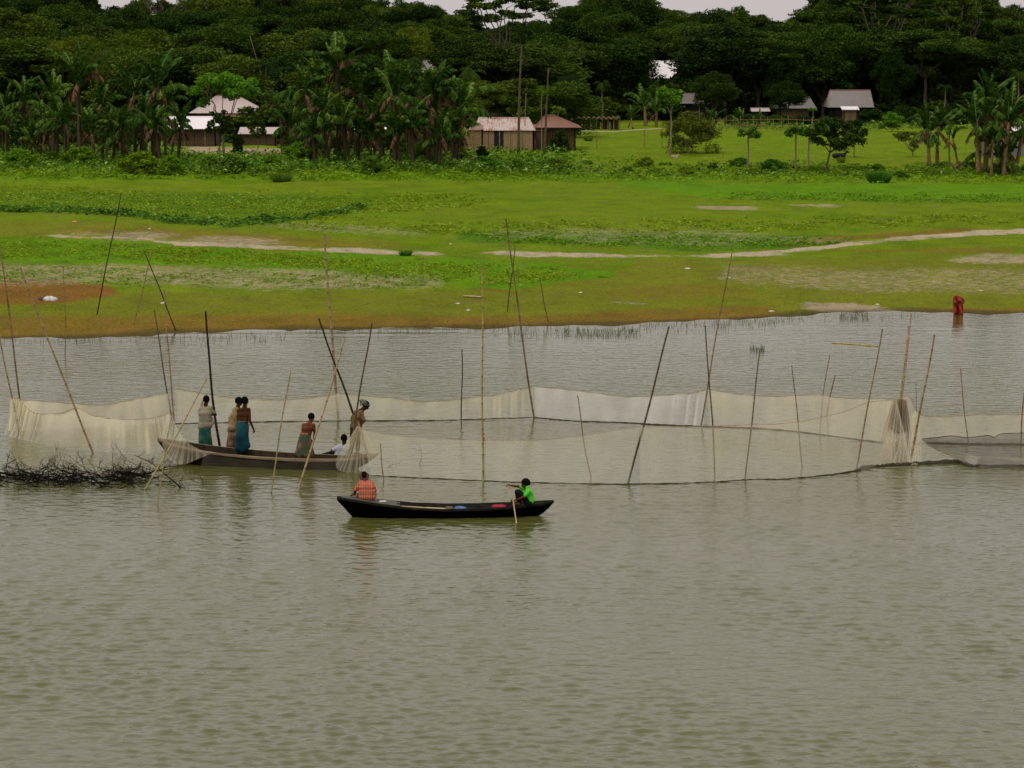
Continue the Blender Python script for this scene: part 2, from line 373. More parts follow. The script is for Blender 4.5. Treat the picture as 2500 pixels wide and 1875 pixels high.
calm2 = N(nt, 'ShaderNodeMapRange'); nt.links.new(sp.outputs['Y'], calm2.inputs[0])
for k, v in (('From Min', 92.), ('From Max', 118.), ('To Min', 1.), ('To Max', .30)): calm2.inputs[k].default_value = v
hsum = mathn(nt, 'MULTIPLY', mathn(nt, 'MULTIPLY', hsum, gust), mathn(nt, 'MULTIPLY', calm.outputs[0], calm2.outputs[0]))
WB = bump(nt, b, hsum, 1.0, .15)
tag(add('river_water', me, None, m), kind='structure')
# ================================================================== boats
def wood(name, c1, c2, vs=(1.5, 12, 12), rough=.75, bmp=.4, scale=3, spec=.25): return simple(name, c1, c2, scale=scale, vscale=vs, rough=rough, bmp=bmp, spec=spec)
M_BIGB = wood('weathered_boat_wood', (.007, .005, .0012), (.022, .016, .005), spec=.0)
M_BIGIN = wood('boat_inside_wood', (.012, .009, .005), (.040, .031, .019), spec=.02)
M_RIM = wood('worn_rim_wood', (.12, .088, .05), (.24, .18, .11))
M_BLACK = wood('tarred_boat_wood', (.0008, .0008, .0008), (.0028, .0026, .0024), rough=.9, spec=.0)
M_BLACKIN = wood('tarred_inside_wood', (.007, .0065, .005), (.026, .025, .018), spec=.04)
M_DECK = wood('grey_deck_boards', (.045, .050, .036), (.105, .110, .080))
M_PALEW = wood('pale_bare_wood', (.30, .21, .11), (.46, .35, .20))
def boat(name, label, A, Bp, beam, zg, keel, overhang, mat_o, mat_i, mat_r, ribs, group=None):
    """A, Bp: world points on the waterline under the two tips; zg(u): rim height; keel(u): keel height; u in -1..1"""
    A, Bp = Vector(A), Vector(Bp); c = (A + Bp) / 2; d = Bp - A; Lh = d.length / 2; ang = math.atan2(d.y, d.x)
    root = empty(name, c, ang, label=label, cat='boat', group=group)
    nst = 41; K = 9; V = []; F = []
    us_ = [-1 + 2 * i / (nst - 1) for i in range(nst)]
    def half(u): return beam / 2 * max(1 - abs(u) ** 2.6, 0.0) ** .8 + .045
    def section(u, inset, lift):
        w = max(half(u) - inset, .012); zt = zg(u) - (0 if inset == 0 else -.004); zk = min(keel(u) + lift, zt - .02)
        out = []
        for k in range(K):
            t = -1 + 2 * k / (K - 1); y = w * math.copysign(abs(t) ** .75, t); z = zk + (zt - zk) * abs(t) ** 2.6
            out.append((u * Lh, y, z))
        return out
    for u in us_: V += section(u, 0, 0)
    for i in range(nst - 1):
        for k in range(K - 1):
            a = i * K + k; F.append((a, a + 1, a + 1 + K, a + K))
    e0 = list(range(K)); F.append(tuple(e0)); F.append(tuple(reversed([(nst - 1) * K + k for k in range(K)])))
    hull = MB(); hull.v = V; hull.f = F; hull.build('hull', mat_o, root, True)
    ins = MB(); 
    for u in us_[1:-1]: ins.v += section(u, .028, .05)
    for i in range(nst - 3):
        for k in range(K - 1):
            a = i * K + k; ins.f.append((a, a + K, a + 1 + K, a + 1))
    ins.build('lining', mat_i, root, True)
    for sgn in (-1, 1):
        r = MB(); sec = [( (-.018, .006), (.018, .006), (.018, -.05), (-.018, -.05))]
        n0 = 0
        for u in us_:
            w = half(u)
            for (dy, dz) in sec[0]: r.v.append((u * Lh, sgn * (w - .008) + dy, zg(u) + .012 + dz))
        for i in range(nst - 1):
            for k in range(4):
                a = i * 4 + k; b2 = i * 4 + (k + 1) % 4; r.f.append((a, b2, b2 + 4, a + 4))
        r.f.append((0, 1, 2, 3)); r.f.append(tuple((nst - 1) * 4 + k for k in (3, 2, 1, 0)))
        r.build('gunwale', mat_r, root)
    for u in ribs:
        r = MB(); s_ = section(u, .045, .065); pts = [Vector(q) for q in s_]; r.tube([(p.x, p.y, p.z - .01) for p in pts], .022, 4); r.build('rib', mat_i, root)
    return root, c, ang, Lh, half
def onboat(bt, u, v, z): 
    root, c, ang, Lh, half = bt
    return Matrix.Translation(c) @ Matrix.Rotation(ang, 4, 'Z') @ Vector((u * Lh, v, z))
def zprof(pts): 
    xs_ = [p[0] for p in pts]; zs_ = [p[1] for p in pts]
    return lambda u: float(np.interp(u, xs_, zs_))
bigA, bigB = PZ(386, 1128, 0), PZ(922, 1147, 0)
BIG = boat('fishing_boat', 'long weathered wooden fishing boat with five fishermen aboard and net over both ends', bigA, bigB, 1.12,
           zprof([(-1, .66), (-.85, .57), (-.6, .45), (-.3, .36), (0, .31), (.3, .28), (.6, .29), (.8, .34), (1, .45)]),
           zprof([(-1, .60), (-.9, .22), (-.82, -.02), (-.6, -.14), (.6, -.14), (.8, -.02), (.9, .16), (1, .40)]), 0, M_BIGB, M_BIGIN, M_RIM, (-.62, -.4, -.12, .12, .38, .6))
smA, smB = PZ(823, 1262, 0), PZ(1352, 1258, 0)
SML = boat('rowing_boat', 'slim black tarred rowing boat with a boy paddling and a man in orange check', smA, smB, .80,
           zprof([(-1, .50), (-.85, .45), (-.6, .36), (-.3, .265), (0, .23), (.3, .235), (.6, .27), (.85, .315), (1, .36)]),
           zprof([(-1, .42), (-.93, .22), (-.86, -.02), (-.7, -.13), (.7, -.13), (.86, -.02), (.93, .12), (1, .33)]), 0, M_BLACK, M_BLACKIN, M_BLACKIN, (-.1, .12, .3, .5))
# stern deck boards of the rowing boat
def deckboard(root, u0, u1, v0, v1, zf, mat, th=.022):
    bm_ = MB(); n = 8
    for i in range(n + 1):
        u = u0 + (u1 - u0) * i / n; x = u * root[3]; w = root[4](u) - .02; z = zf(u)
        for (v, dz) in ((v0, 0), (v1, 0), (v1, -th), (v0, -th)): bm_.v.append((x, v * w, z + dz))
    for i in range(n):
        for k in range(4): a = i * 4 + k; c2 = i * 4 + (k + 1) % 4; bm_.f.append((a, c2, c2 + 4, a + 4))
    bm_.f += [(0, 1, 2, 3), tuple(n * 4 + k for k in (3, 2, 1, 0))]
    return bm_.build('deck_board', mat, root[0])
zs = zprof([(-1, .50), (-.85, .45), (-.6, .36), (-.3, .265)])
for k in range(4):
    deckboard(SML, -.96, -.42 - .03 * (k % 2), -1 + .5 * k + .02, -.5 + .5 * k - .02, lambda u: zs(u) + .026 + .004 * (k % 2), M_DECK)
deckboard(SML, .62, .93, -.95, .95, zprof([(.6, .25), (.93, .32)]), M_BLACKIN)
for k in range(3):
    deckboard(BIG, -.9, -.66, -1 + .66 * k + .02, -.34 + .66 * k - .02, zprof([(-.9, .5), (-.66, .40)]), M_BIGIN)
for k in range(4):
    deckboard(BIG, -.6 + .27 * k, -.36 + .27 * k, -.8, .8, lambda u: .08, M_BIGIN)
deckboard(BIG, .62, .88, -.95, .95, zprof([(.6, .22), (.88, .30)]), M_BIGIN)
# loose things lying in the rowing boat
bm_ = MB(); p0, p1 = onboat(SML, -.42, .12, .235), onboat(SML, -.2, .06, .205)
bm_.tube([p0, p1], [.02, .022], 7); d = (p1 - p0).normalized()
q1, q2, q3 = p1 + d * .12, p1 + d * .5, p1 + d * .62
for a_, b_, w0, w1 in ((p1, q1, .022, .07), (q1, q2, .07, .085), (q2, q3, .085, .03)):
    sd = Vector((-d.y, d.x, 0)); th = Vector((0, 0, .012))
    bm_.quad(a_ + sd * w0 + th, a_ - sd * w0 + th, b_ - sd * w1 + th, b_ + sd * w1 + th); bm_.quad(a_ + sd * w0 - th, b_ + sd * w1 - th, b_ - sd * w1 - th, a_ - sd * w0 - th)
    bm_.quad(a_ - sd * w0 + th, a_ - sd * w0 - th, b_ - sd * w1 - th, b_ - sd * w1 + th); bm_.quad(a_ + sd * w0 + th, b_ + sd * w1 + th, b_ + sd * w1 - th, a_ + sd * w0 - th)
o = bm_.build('spare_paddle', M_PALEW, None, origin=p0); tag(o, 'pale wooden spare paddle lying in the middle of the black rowing boat', 'paddle')
def cloth_lump(name, label, cat, p, r, mat, seed, parent=None):
    rr = random.Random(seed); bm_ = MB(); nu, nv = 22, 12; 
    for i in range(nv + 1):
        th = math.pi * i / nv
        for k in range(nu):
            a = 2 * math.pi * k / nu
            w = 1 + .22 * math.sin(3 * a + seed) * math.sin(th) + .14 * math.sin(7 * a + 2 * th + seed * 2) + .30 * mnoise.noise(Vector((math.cos(a) * 2.5, math.sin(a) * 2.5, th * 3 + seed))) + .22 * mnoise.noise(Vector((math.cos(a) * 6, math.sin(a) * 6, th * 7 + seed)))
            bm_.v.append((r[0] * w * math.sin(th) * math.cos(a), r[1] * w * math.sin(th) * math.sin(a), max(r[2] * w * math.cos(th), -r[2] * .5)))
    for i in range(nv):
        for k in range(nu): a = i * nu + k; b2 = i * nu + (k + 1) % nu; bm_.f.append((a, a + nu, b2 + nu, b2))
    o = bm_.build(name, mat, parent, True); o.location = p; return tag(o, label, cat) if label else o
M_BLUE = simple('blue_plastic_sheet', (.025, .08, .22), (.09, .20, .42), 8, .4, .5)
M_RED = simple('red_cloth', (.22, .012, .016), (.42, .035, .045), 9, .8, .5)
cloth_lump('plastic_bundle', 'crumpled blue plastic bundle lying amidships in the rowing boat', 'bundle', onboat(SML, .13, .02, .19), (.13, .08, .05), M_BLUE, 3)
cloth_lump('red_cloth', 'crumpled red cloth lying in the rowing boat in front of the boy', 'cloth', onboat(SML, .50, -.02, .22), (.17, .10, .06), M_RED, 5)
bm_ = MB(); c0 = onboat(SML, .03, -.05, .18)
bm_.tube([c0 + Vector((.09 * math.cos(a), .07 * math.sin(a), .012 * a / 3)) for a in np.linspace(0, 15, 50)], .011, 5)
tag(bm_.build('rope_coil', M_RIM, None, origin=c0), 'small coil of pale rope beside the blue bundle in the rowing boat', 'rope')
bm_ = MB(); bm_.box((0, 0, 0), (.16, .10, .02), Matrix.Rotation(.3, 3, 'Z')); o = bm_.build('paper_sheet', simple('white_paper', (.6, .58, .5), (.7, .68, .6)), None); o.location = onboat(SML, -.58, -.1, .40)
tag(o, 'small white paper lying on the grey deck boards of the rowing boat', 'paper')

# ================================================================== bamboo poles
def polemat(name, dark, pale):
    m, nt, b = nmat(name)
    f = noise(nt, 1.0, 3, vscale=(1, 1, 1.1)); g = noise(nt, 14, 2, vscale=(1, 1, .3))
    oi = nt.nodes.new('ShaderNodeObjectInfo')
    v = mathn(nt, 'MULTIPLY_ADD', f, .9, mathn(nt, 'MULTIPLY_ADD', oi.outputs['Random'], .5, mathn(nt, 'MULTIPLY_ADD', g, .4, -.45)), clamp=True)
    col = ramp(nt, v, [(.25, dark), (.8, pale)])
    nd = attr(nt, 'node'); col = mixc(nt, mathn(nt, 'MULTIPLY', nd, .7), col, (.05, .035, .015))
    nt.links.new(col, b.inputs['Base Color']); b.inputs['Roughness'].default_value = .55; b.inputs['Specular IOR Level'].default_value = .25
    return m
M_POLES = {'dark': polemat('old_dark_bamboo', (.014, .010, .006), (.085, .058, .030)), 'mid': polemat('weathered_bamboo', (.085, .056, .025), (.32, .22, .11)),
           'pale': polemat('pale_bamboo', (.17, .115, .05), (.46, .33, .17)), 'yellow': polemat('yellow_bamboo', (.22, .17, .05), (.52, .42, .16))}
def pole_mesh(p0, p1, r0, r1, bend=.0, seed=0):
    """p0 base, p1 top, in local coordinates; swollen nodes every ~0.35 m"""
    p0, p1 = Vector(p0), Vector(p1); L = (p1 - p0).length; rr = random.Random(seed)
    side = Vector((1, 0, 0)); pts, rad, nod = [], [], []
    nn = max(int(L / .36), 3); samples = []
    for i in range(nn + 1):
        t = i / nn + (rr.uniform(-.2, .2) / nn if 0 < i < nn else 0); dt = .012 / L
        if i: samples += [(t - dt * 2.0, 0, 0), (t - dt * .6, .15, 1), (t + dt * .6, .15, 1), (t + dt * 2.0, 0, 0)]
        else: samples.append((t, 0, 0))
    for t, s, k in samples:
        t = min(max(t, 0), 1); w = bend * math.sin(math.pi * t) + .012 * math.sin(9 * t + seed)
        pts.append(p0.lerp(p1, t) + side * w); rad.append((r0 + (r1 - r0) * t) * (1 + s)); nod.append(k)
    b_ = MB(); b_.tube(pts, rad, 7)
    me = b_.mesh('bamboo_pole', True)
    a = me.attributes.new('node', 'FLOAT', 'POINT'); a.data.foreach_set('value', np.repeat(np.array(nod, np.float32), 7)); return me
def pole(name, label, top, base, mat='mid', w=.034, tilt=0.0, bend=0.0, land=False, cat='pole', deep=.8, group=None, z=0.0, dy=0.0):
    bp = G(*base) if land else PZ(base[0], base[1], z)
    tp = PY(top[0], top[1], bp.y + tilt + dy)
    if dy: bp = PY(base[0], base[1], bp.y + dy)
    d = (tp - bp); ext = bp - d.normalized() * (deep if not land else .3)
    me = pole_mesh(ext - bp, tp - bp, w * .54, w * .38, bend, hash(label) % 97 if False else len(label) * 7 % 97)
    me.materials.append(M_POLES[mat]); o = add(name, me); o.location = bp
    return tag(o, label, cat, group)
PG = 'bamboo poles of the fish trap'
POLES = [
 ('thick pole at the extreme left net corner, cut off by the picture edge', (-12, 770), (46, 1052), 'mid', .050),
 ('tall slim pole beside the extreme left net corner', (-6, 560), (57, 1048), 'mid', .055),
 ('long dark pole leaning left across the cream net at the far left', (50, 653), (229, 1106), 'mid', .058),
 ('lone upright pole in the shallows near the left bank', (154, 650), (157, 869), 'mid', .040),
 ('darker of the paired poles at the net corner by the fishing boat bow', (376, 756), (419, 1030), 'mid', .046),
 ('paler upright pole of the pair at the net corner by the boat bow', (401, 709), (427, 1033), 'mid', .050),
 ('slender rod leaning right, crossing the bow of the fishing boat', (505, 925), (353, 1196), 'yellow', .042),
 ('thin yellow rod standing in front of the fishing boat bow', (424, 985), (384, 1230), 'yellow', .030),
 ('thin pale rod standing in front of the fishing boat, between standing fishermen', (709, 905), (662, 1202), 'yellow', .040),
 ('long pale pole leaning right in front of the hunched bare-backed fisherman', (843, 822), (727, 1196), 'pale', .055),
 ('tall pale pole rising behind the fishing boat stern', (792, 571), (828, 1026), 'pale', .085),
 ('short thin stake in the water just right of the fishing boat stern', (928, 1083), (936, 1172), 'mid', .034),
 ('short dark upright stake at the back net, left of the red-banded pole', (1128, 853), (1125, 1027), 'dark', .042),
 ('tall upright pole leaning left over the back net, left of the white section', (1236, 535), (1305, 1020), 'mid', .058),
 ('short dark stake leaning left inside the pen, above the paddling boy', (1410, 966), (1446, 1166), 'mid', .038),
 ('thick pole leaning right at the front net, foot at the net rope', (1634, 797), (1534, 1180), 'mid', .060),
 ('tall slim pole leaning right, crossing another at the white net end', (1786, 618), (1712, 1039), 'mid', .045),
 ('pole crossing another at the white net end, leaning slightly left', (1721, 795), (1744, 1157), 'mid', .045),
 ('slim pole leaning slightly right at the front net, right of the crossed pair', (1856, 853), (1821, 1167), 'mid', .045),
 ('thin curved pole leaning left inside the right half of the pen', (1934, 892), (1960, 1143), 'mid', .034),
 ('thin pale pole behind the cream net, left of the knotted net bunch', (2025, 867), (2003, 1058), 'mid', .036),
 ('short thick stump of a pole poking above the cream net', (2038, 916), (2020, 1020), 'mid', .045),
 ('long dark-topped pole leaning right, foot at the thick dark net edge', (2154, 803), (2089, 1148), 'mid', .046),
 ('stouter of the twin poles gathered in the knotted net bunch', (2217, 798), (2186, 1085), 'pale', .058),
 ('taller slimmer twin pole in the knotted net bunch', (2226, 766), (2193, 1086), 'pale', .044),
 ('thick brown-ringed bamboo leaning right beside the knotted net bunch', (2281, 817), (2220, 1129), 'pale', .066),
 ('thin pole behind the dark net, near the right picture edge', (2344, 901), (2363, 1078), 'mid', .036),
 ('pole at the extreme right picture edge behind the dark net', (2503, 930), (2493, 1082), 'mid', .045)]
BENDS = {3: .06, 20: -.05, 14: -.05}
for k, (lb, tp_, bs_, mt_, w_) in enumerate(POLES):
    pole('bamboo_pole', lb, tp_, bs_, mt_, w_, group=PG, bend=BENDS.get(k, .03 * math.sin(k * 2.3)), tilt=.35 * math.sin(k * 1.7))
LAND = [('long dark pole stuck in the grassy bank, leaning right, tallest there', (296, 472), (236, 768), 'dark', .055),
 ('dark pole leaning left at the waterline, crossing a paler stick', (353, 613), (430, 808), 'dark', .055),
 ('paler stick leaning right on the left bank, crossing a dark pole', (371, 615), (327, 793), 'mid', .048),
 ('dark stick leaning right on the bank behind the tall net pole', (1258, 601), (1238, 762), 'dark', .050),
 ('short dark stake leaning left at the water edge in mid bank', (1317, 676), (1338, 786), 'dark', .040),
 ('tiny thin stick beside the dark leaning stick on the bank', (1258, 724), (1254, 764), 'mid', .024)]
for k, (lb, tp_, bs_, mt_, w_) in enumerate(LAND):
    pole('stake', lb, tp_, bs_, mt_, w_, land=True, group='stakes left standing on the far bank', bend=.03 * math.sin(k * 3.1), cat='stake')
# the red-banded pole
o = pole('banded_pole', 'tall upright yellow pole with red bands, standing in mid pen', (1177, 655), (1179, 1174), 'yellow', .056)
bp = o.location.copy(); M_REDP = simple('red_paint', (.42, .03, .02), (.5, .06, .04), 20, .6, .1)
for a, c_ in ((1026, 5), (1060, 4), (1072, 9)):
    pz = PY(1180, a, bp.y); bm_ = MB(); bm_.tube([pz - bp - Vector((0, 0, c_ / 170)), pz - bp + Vector((0, 0, c_ / 170))], .0305, 8); bm_.build('red_band', M_REDP, o)
# poles handled on the fishing boat
pole('punting_pole', 'black bent punting pole held by the fisherman in tan headcloth', (503, 760), (537, 1098), 'dark', .072, bend=-.06, z=.2, deep=.0, dy=.25)
pole('boat_pole', 'dark pole leaning left, held by the turbaned fisherman', (777, 777), (864, 1013), 'dark', .062, z=0, dy=-7.2, deep=.0)
pole('boat_pole', 'slim pole leaning right past the turbaned fisherman to the boat deck', (908, 788), (851, 1118), 'mid', .052, z=.2, deep=0)
pole('prop_stick', 'short pale prop stick slanting from the turbaned man to the stern', (874, 1030), (899, 1110), 'pale', .055, z=.38, deep=0)
# the bamboo afloat
a_, b_ = PZ(2032, 837, .012), PZ(2142, 845, .012); c_ = (a_ + b_) / 2
me = pole_mesh(a_ - c_, b_ - c_, .032, .026, 0, 5); me.materials.append(M_POLES['yellow']); o = add('floating_bamboo', me); o.location = c_
tag(o, 'yellow-green bamboo length floating flat on the open water', 'bamboo')
o = pole('twiggy_stick', 'tiny dark stick tied with a rag, poking above the net by the ringed bamboo', (2237, 936), (2235, 1070), 'dark', .018)

# ================================================================== nets
def netmat(name, c, dens, trans=.35):
    m, nt, b = nmat(name); nt.nodes.remove(b)
    di = N(nt, 'ShaderNodeBsdfDiffuse'); tl = N(nt, 'ShaderNodeBsdfTranslucent'); tp = N(nt, 'ShaderNodeBsdfTransparent')
    f = noise(nt, 1.2, 4, rough=.7); g = noise(nt, 26, 2)
    col = mixc(nt, f, tuple(x * .82 for x in c), tuple(min(x * 1.12, .9) for x in c))
    nt.links.new(col, di.inputs[0]); nt.links.new(col, tl.inputs[0])
    m1 = N(nt, 'ShaderNodeMixShader'); m1.inputs[0].default_value = trans
    nt.links.new(di.outputs[0], m1.inputs[1]); nt.links.new(tl.outputs[0], m1.inputs[2])
    v = mathn(nt, 'MULTIPLY', attr(nt, 'dens'), dens)
    v = mathn(nt, 'MULTIPLY', v, mathn(nt, 'MULTIPLY_ADD', f, .5, .75))
    v = mathn(nt, 'MULTIPLY', v, mathn(nt, 'MULTIPLY_ADD', g, .5, .75), clamp=True)
    m2 = N(nt, 'ShaderNodeMixShader'); nt.links.new(v, m2.inputs[0]); nt.links.new(tp.outputs[0], m2.inputs[1]); nt.links.new(m1.outputs[0], m2.inputs[2])
    nt.links.new(m2.outputs[0], nt.nodes['Material Output'].inputs[0]); return m
M_NETC = netmat('cream_net', (.93, .79, .58), 1.15); M_NETW = netmat('white_net', (.93, .86, .76), 1.2)
M_NETG = netmat('dark_net', (.13, .12, .10), 1.0, .2); M_NETB = netmat('brown_net_bunch', (.50, .38, .26), 1.0)
M_ROPE = simple('net_rope', (.26, .17, .09), (.42, .30, .17), 30, .9, .3); M_ROPE_REFL = simple('dark_rope_and_reflection', (.014, .015, .006), (.050, .046, .022), 12, .8, .4)
M_ROPEO = simple('orange_rope', (.35, .14, .06), (.10, .22, .18), 2, .8, .2)
def resample(pts, n):
    pts = [np.array(p, float) for p in pts]; d = [0]
    for a, b in zip(pts, pts[1:]): d.append(d[-1] + np.linalg.norm(b - a))
    t = np.linspace(0, d[-1], n); P = np.array(pts)
    return np.stack([np.interp(t, d, P[:, k]) for k in range(P.shape[1])], 1)
def catmull(pts, per=6):
    pts = [np.array(p, float) for p in pts]; out = []
    for i in range(len(pts) - 1):
        p0, p1, p2, p3 = pts[max(i - 1, 0)], pts[i], pts[i + 1], pts[min(i + 2, len(pts) - 1)]
        for k in range(per):
            t = k / per; out.append(.5 * ((2 * p1) + (-p0 + p2) * t + (2 * p0 - 5 * p1 + 4 * p2 - p3) * t * t + (-p0 + 3 * p1 - 3 * p2 + p3) * t ** 3))
    out.append(pts[-1]); return out
def net(name, label, top, bot, mat, dens=.35, n=160, rows=14, sag=.0, wave=.05, pleats=(), grad=(1, 1), group='nets of the fish trap', cat='net', seed=1, parent=None, rope=M_ROPE, rope_r=.009, belly=0.0, fray=.12):
    """top, bot: world points; pleats: (s_centre, s_width, count, strength) gather folds; grad: density at top, bottom"""
    T = resample(catmull(top), n); Bo = resample(catmull(bot), n); rr = random.Random(seed)
    S = np.linspace(0, 1, n); V = []; D = []
    ph = [rr.uniform(0, 6) for _ in range(8)]; Ltot = np.linalg.norm(np.diff(T, axis=0), axis=1).sum()
    fold = .4 * np.sin(S * Ltot * 2.1 + ph[0]) + .3 * np.sin(S * Ltot * 4.7 + ph[1]) + .3 * np.sin(S * Ltot * 9.3 + ph[2])
    dn = 1 + .12 * np.sin(S * Ltot * 3.3 + ph[3]) + .12 * np.sin(S * Ltot * 7.9 + ph[4])
    for (c, w, cnt, st) in pleats:
        e = np.exp(-((S - c) / w) ** 2); q = np.sin(S * cnt * 6.283 + 1.5 * np.sin(S * cnt * 1.9 + ph[5])) + .5 * np.sin(S * cnt * 15 + ph[6])
        fold = fold + e * st * 2.0 * q; dn = dn + e * st * 1.6 * np.clip(q, -.4, 2)
    for j in range(rows):
        t = j / (rows - 1); P = T * (1 - t) + Bo * t
        P[:, 1] += fold * wave * math.sin(math.pi * min(t * .9 + .12, 1)) - belly * math.sin(math.pi * t)
        P[:, 2] -= sag * math.sin(math.pi * t)
        V.append(P); D.append(np.clip(dn, .25, 4) * (grad[0] + (grad[1] - grad[0]) * t) * dens)
    V = np.array(V).reshape(-1, 3); D = np.array(D).ravel(); idx = np.arange(rows * n).reshape(rows, n)
    f = np.stack([idx[:-1, :-1], idx[1:, :-1], idx[1:, 1:], idx[:-1, 1:]], -1).reshape(-1, 4)
    o0 = Vector(T[0]); me = npmesh(name, V - np.array(o0), f, True, attrs={'dens': D}); o = add(name, me, parent, mat); o.location = o0
    if label: tag(o, label, cat, group)
    if rope:
        b_ = MB(); b_.tube([Vector(p) - o0 for p in T[::2]], rope_r, 5); b_.build('head_rope', rope, o)
    return o
def W(pts): return [PZ(a, b, 0) for a, b in pts]
def over(pts, bot, dy=0.0, n=None):
    """points above a waterline polyline: same ground line, height read off the picture"""
    bx = [proj(*p)[0] for p in bot]; by = [p.y for p in bot]
    return [PY(a, b, float(np.interp(a, bx, by)) + dy) for a, b in pts]
# back net, four runs
b1 = W([(427, 1034), (520, 1031), (640, 1028), (760, 1027), (828, 1027)])
net('fishing_net', 'cream back net run behind the standing fishermen', over([(427, 950), (470, 955), (515, 964), (610, 975), (700, 976), (780, 968), (828, 961)], b1), b1, M_NETC, .40, pleats=((0, .04, 20, .3),), seed=2, grad=(1.15, .55))
b2 = W([(828, 1027), (900, 1026), (1040, 1026), (1125, 1024), (1220, 1021), (1305, 1018)])
net('fishing_net', 'cream back net run from the tall pale pole to the tall leaning pole', over([(828, 961), (882, 965), (977, 975), (1050, 980), (1180, 968), (1240, 957), (1303, 943)], b2), b2, M_NETC, .40, pleats=((.86, .10, 14, .55),), seed=3, grad=(1.15, .6), n=240)
b3 = W([(1305, 1018), (1400, 1026), (1520, 1030), (1620, 1036), (1717, 1039)])
net('fishing_net', 'whitest back net run, right of the tall leaning pole', over([(1305, 943), (1400, 953), (1500, 965), (1560, 968), (1640, 964), (1700, 958), (1724, 951)], b3), b3, M_NETW, .50, pleats=((.93, .08, 16, .5),), seed=4, grad=(1.1, .7), n=220)
b4 = W([(1728, 1040), (1840, 1044), (1960, 1054), (2040, 1064), (2120, 1074), (2190, 1080)])
net('fishing_net', 'cream back net run between the crossed poles and the knotted bunch', over([(1728, 951), (1807, 963), (1888, 967), (1997, 964), (2030, 969), (2111, 973), (2195, 974)], b4), b4, M_NETC, .46, pleats=((0, .04, 12, .3), (.95, .05, 16, .3)), seed=5, grad=(1.1, .65), n=220)
b5 = W([(2195, 1079), (2300, 1075), (2400, 1072), (2540, 1072)])
net('fishing_net', 'faint cream back net run behind the dark net', over([(2195, 975), (2222, 970), (2250, 1013), (2350, 1014), (2440, 1012), (2540, 1012)], b5), b5, M_NETC, .40, seed=6, grad=(1, .8))
# left bag: back wall and hanging front
bl = W([(20, 1052), (120, 1050), (260, 1040), (420, 1032)])
net('fishing_net', 'cream back wall of the net bag at the far left', over([(24, 968), (48, 975), (150, 983), (253, 988), (337, 973), (410, 961)], bl), bl, M_NETC, .58, pleats=((.03, .06, 16, .6), (.75, .25, 7, .18)), seed=7, grad=(1.2, .7), n=220)
bf = W([(10, 1062), (45, 1072), (80, 1080), (140, 1092), (240, 1103), (330, 1108), (385, 1106), (415, 1080)])
net('fishing_net', 'pleated front of the far left net bag, hanging below a sagging rope', over([(30, 972), (50, 978), (82, 1007), (145, 1009), (188, 996), (229, 1015), (301, 1024), (372, 1020), (412, 1008)], bf), bf, M_NETC, .50, wave=.09,
    pleats=((.06, .10, 26, 1.0), (.20, .05, 30, .6), (.82, .22, 16, .6)), seed=8, grad=(1.35, .32), n=300, rows=18)
# front net
b6 = W([(905, 1160), (1022, 1166), (1179, 1173), (1320, 1178), (1535, 1181)])
net('fishing_net', 'faint sagging front net behind the rowing boat', over([(884, 1046), (930, 1058), (1022, 1068), (1130, 1073), (1225, 1075), (1307, 1074), (1415, 1064), (1481, 1054), (1563, 1042)], b6, 0), b6, M_NETC, .25, seed=9, grad=(1, .9), n=240, rope_r=.006)
b7 = W([(1563, 1180), (1725, 1177), (1834, 1170), (1997, 1160), (2081, 1152), (2140, 1140), (2226, 1134)])
net('fishing_net', 'faint front net rising to the knotted bunch on the right', over([(1563, 1042), (1725, 1041), (1847, 1036), (1900, 1035), (1960, 1028), (2011, 1017), (2069, 1003), (2120, 982), (2189, 976)], b7), b7, M_NETC, .25, seed=10, grad=(1.1, .9), n=260, rope_r=.007,
    pleats=((.97, .05, 12, .5),))
b8 = W([(2226, 1134), (2337, 1129), (2370, 1138), (2540, 1140)])
net('fishing_net', 'faint lower front net below the dark net', over([(2226, 1085), (2330, 1100), (2400, 1115), (2540, 1118)], b8), b8, M_NETC, .15, seed=11, n=120, rope=None)
# knotted bunch
yb = PZ(2190, 1086, 0).y - .25
net('net_bunch', 'brown bunch of gathered net hanging at the twin poles', [PY(a, b, yb) for a, b in ((2180, 977), (2197, 973), (2214, 977))], [PY(a, b, yb) for a, b in ((2148, 1080), (2166, 1093), (2190, 1097), (2210, 1094), (2226, 1068))],
    M_NETB, .5, n=140, rows=24, wave=.10, pleats=((.5, .6, 12, .7),), seed=12, rope=None, grad=(1.3, .75))
net('net_bunch', 'pale strands of net fanning below the brown bunch', [PY(a, b, yb + .05) for a, b in ((2176, 1040), (2192, 1055), (2214, 1050))], [PZ(a, b, .01) for a, b in ((2146, 1110), (2165, 1128), (2196, 1132), (2214, 1131))],
    M_NETC, .16, n=140, rows=14, wave=.06, pleats=((.5, .7, 14, .6),), seed=13, rope=None, grad=(1.3, .7))
net('net_bunch', 'pale folded net hanging down the ringed bamboo', [PY(a, b, yb - .9) for a, b in ((2224, 1010), (2238, 1004), (2246, 1014))], [PZ(a, b, .01) for a, b in ((2214, 1134), (2234, 1135), (2252, 1132))],
    M_NETC, .18, n=90, rows=14, wave=.05, pleats=((.5, .6, 10, .7),), seed=14, rope=None)
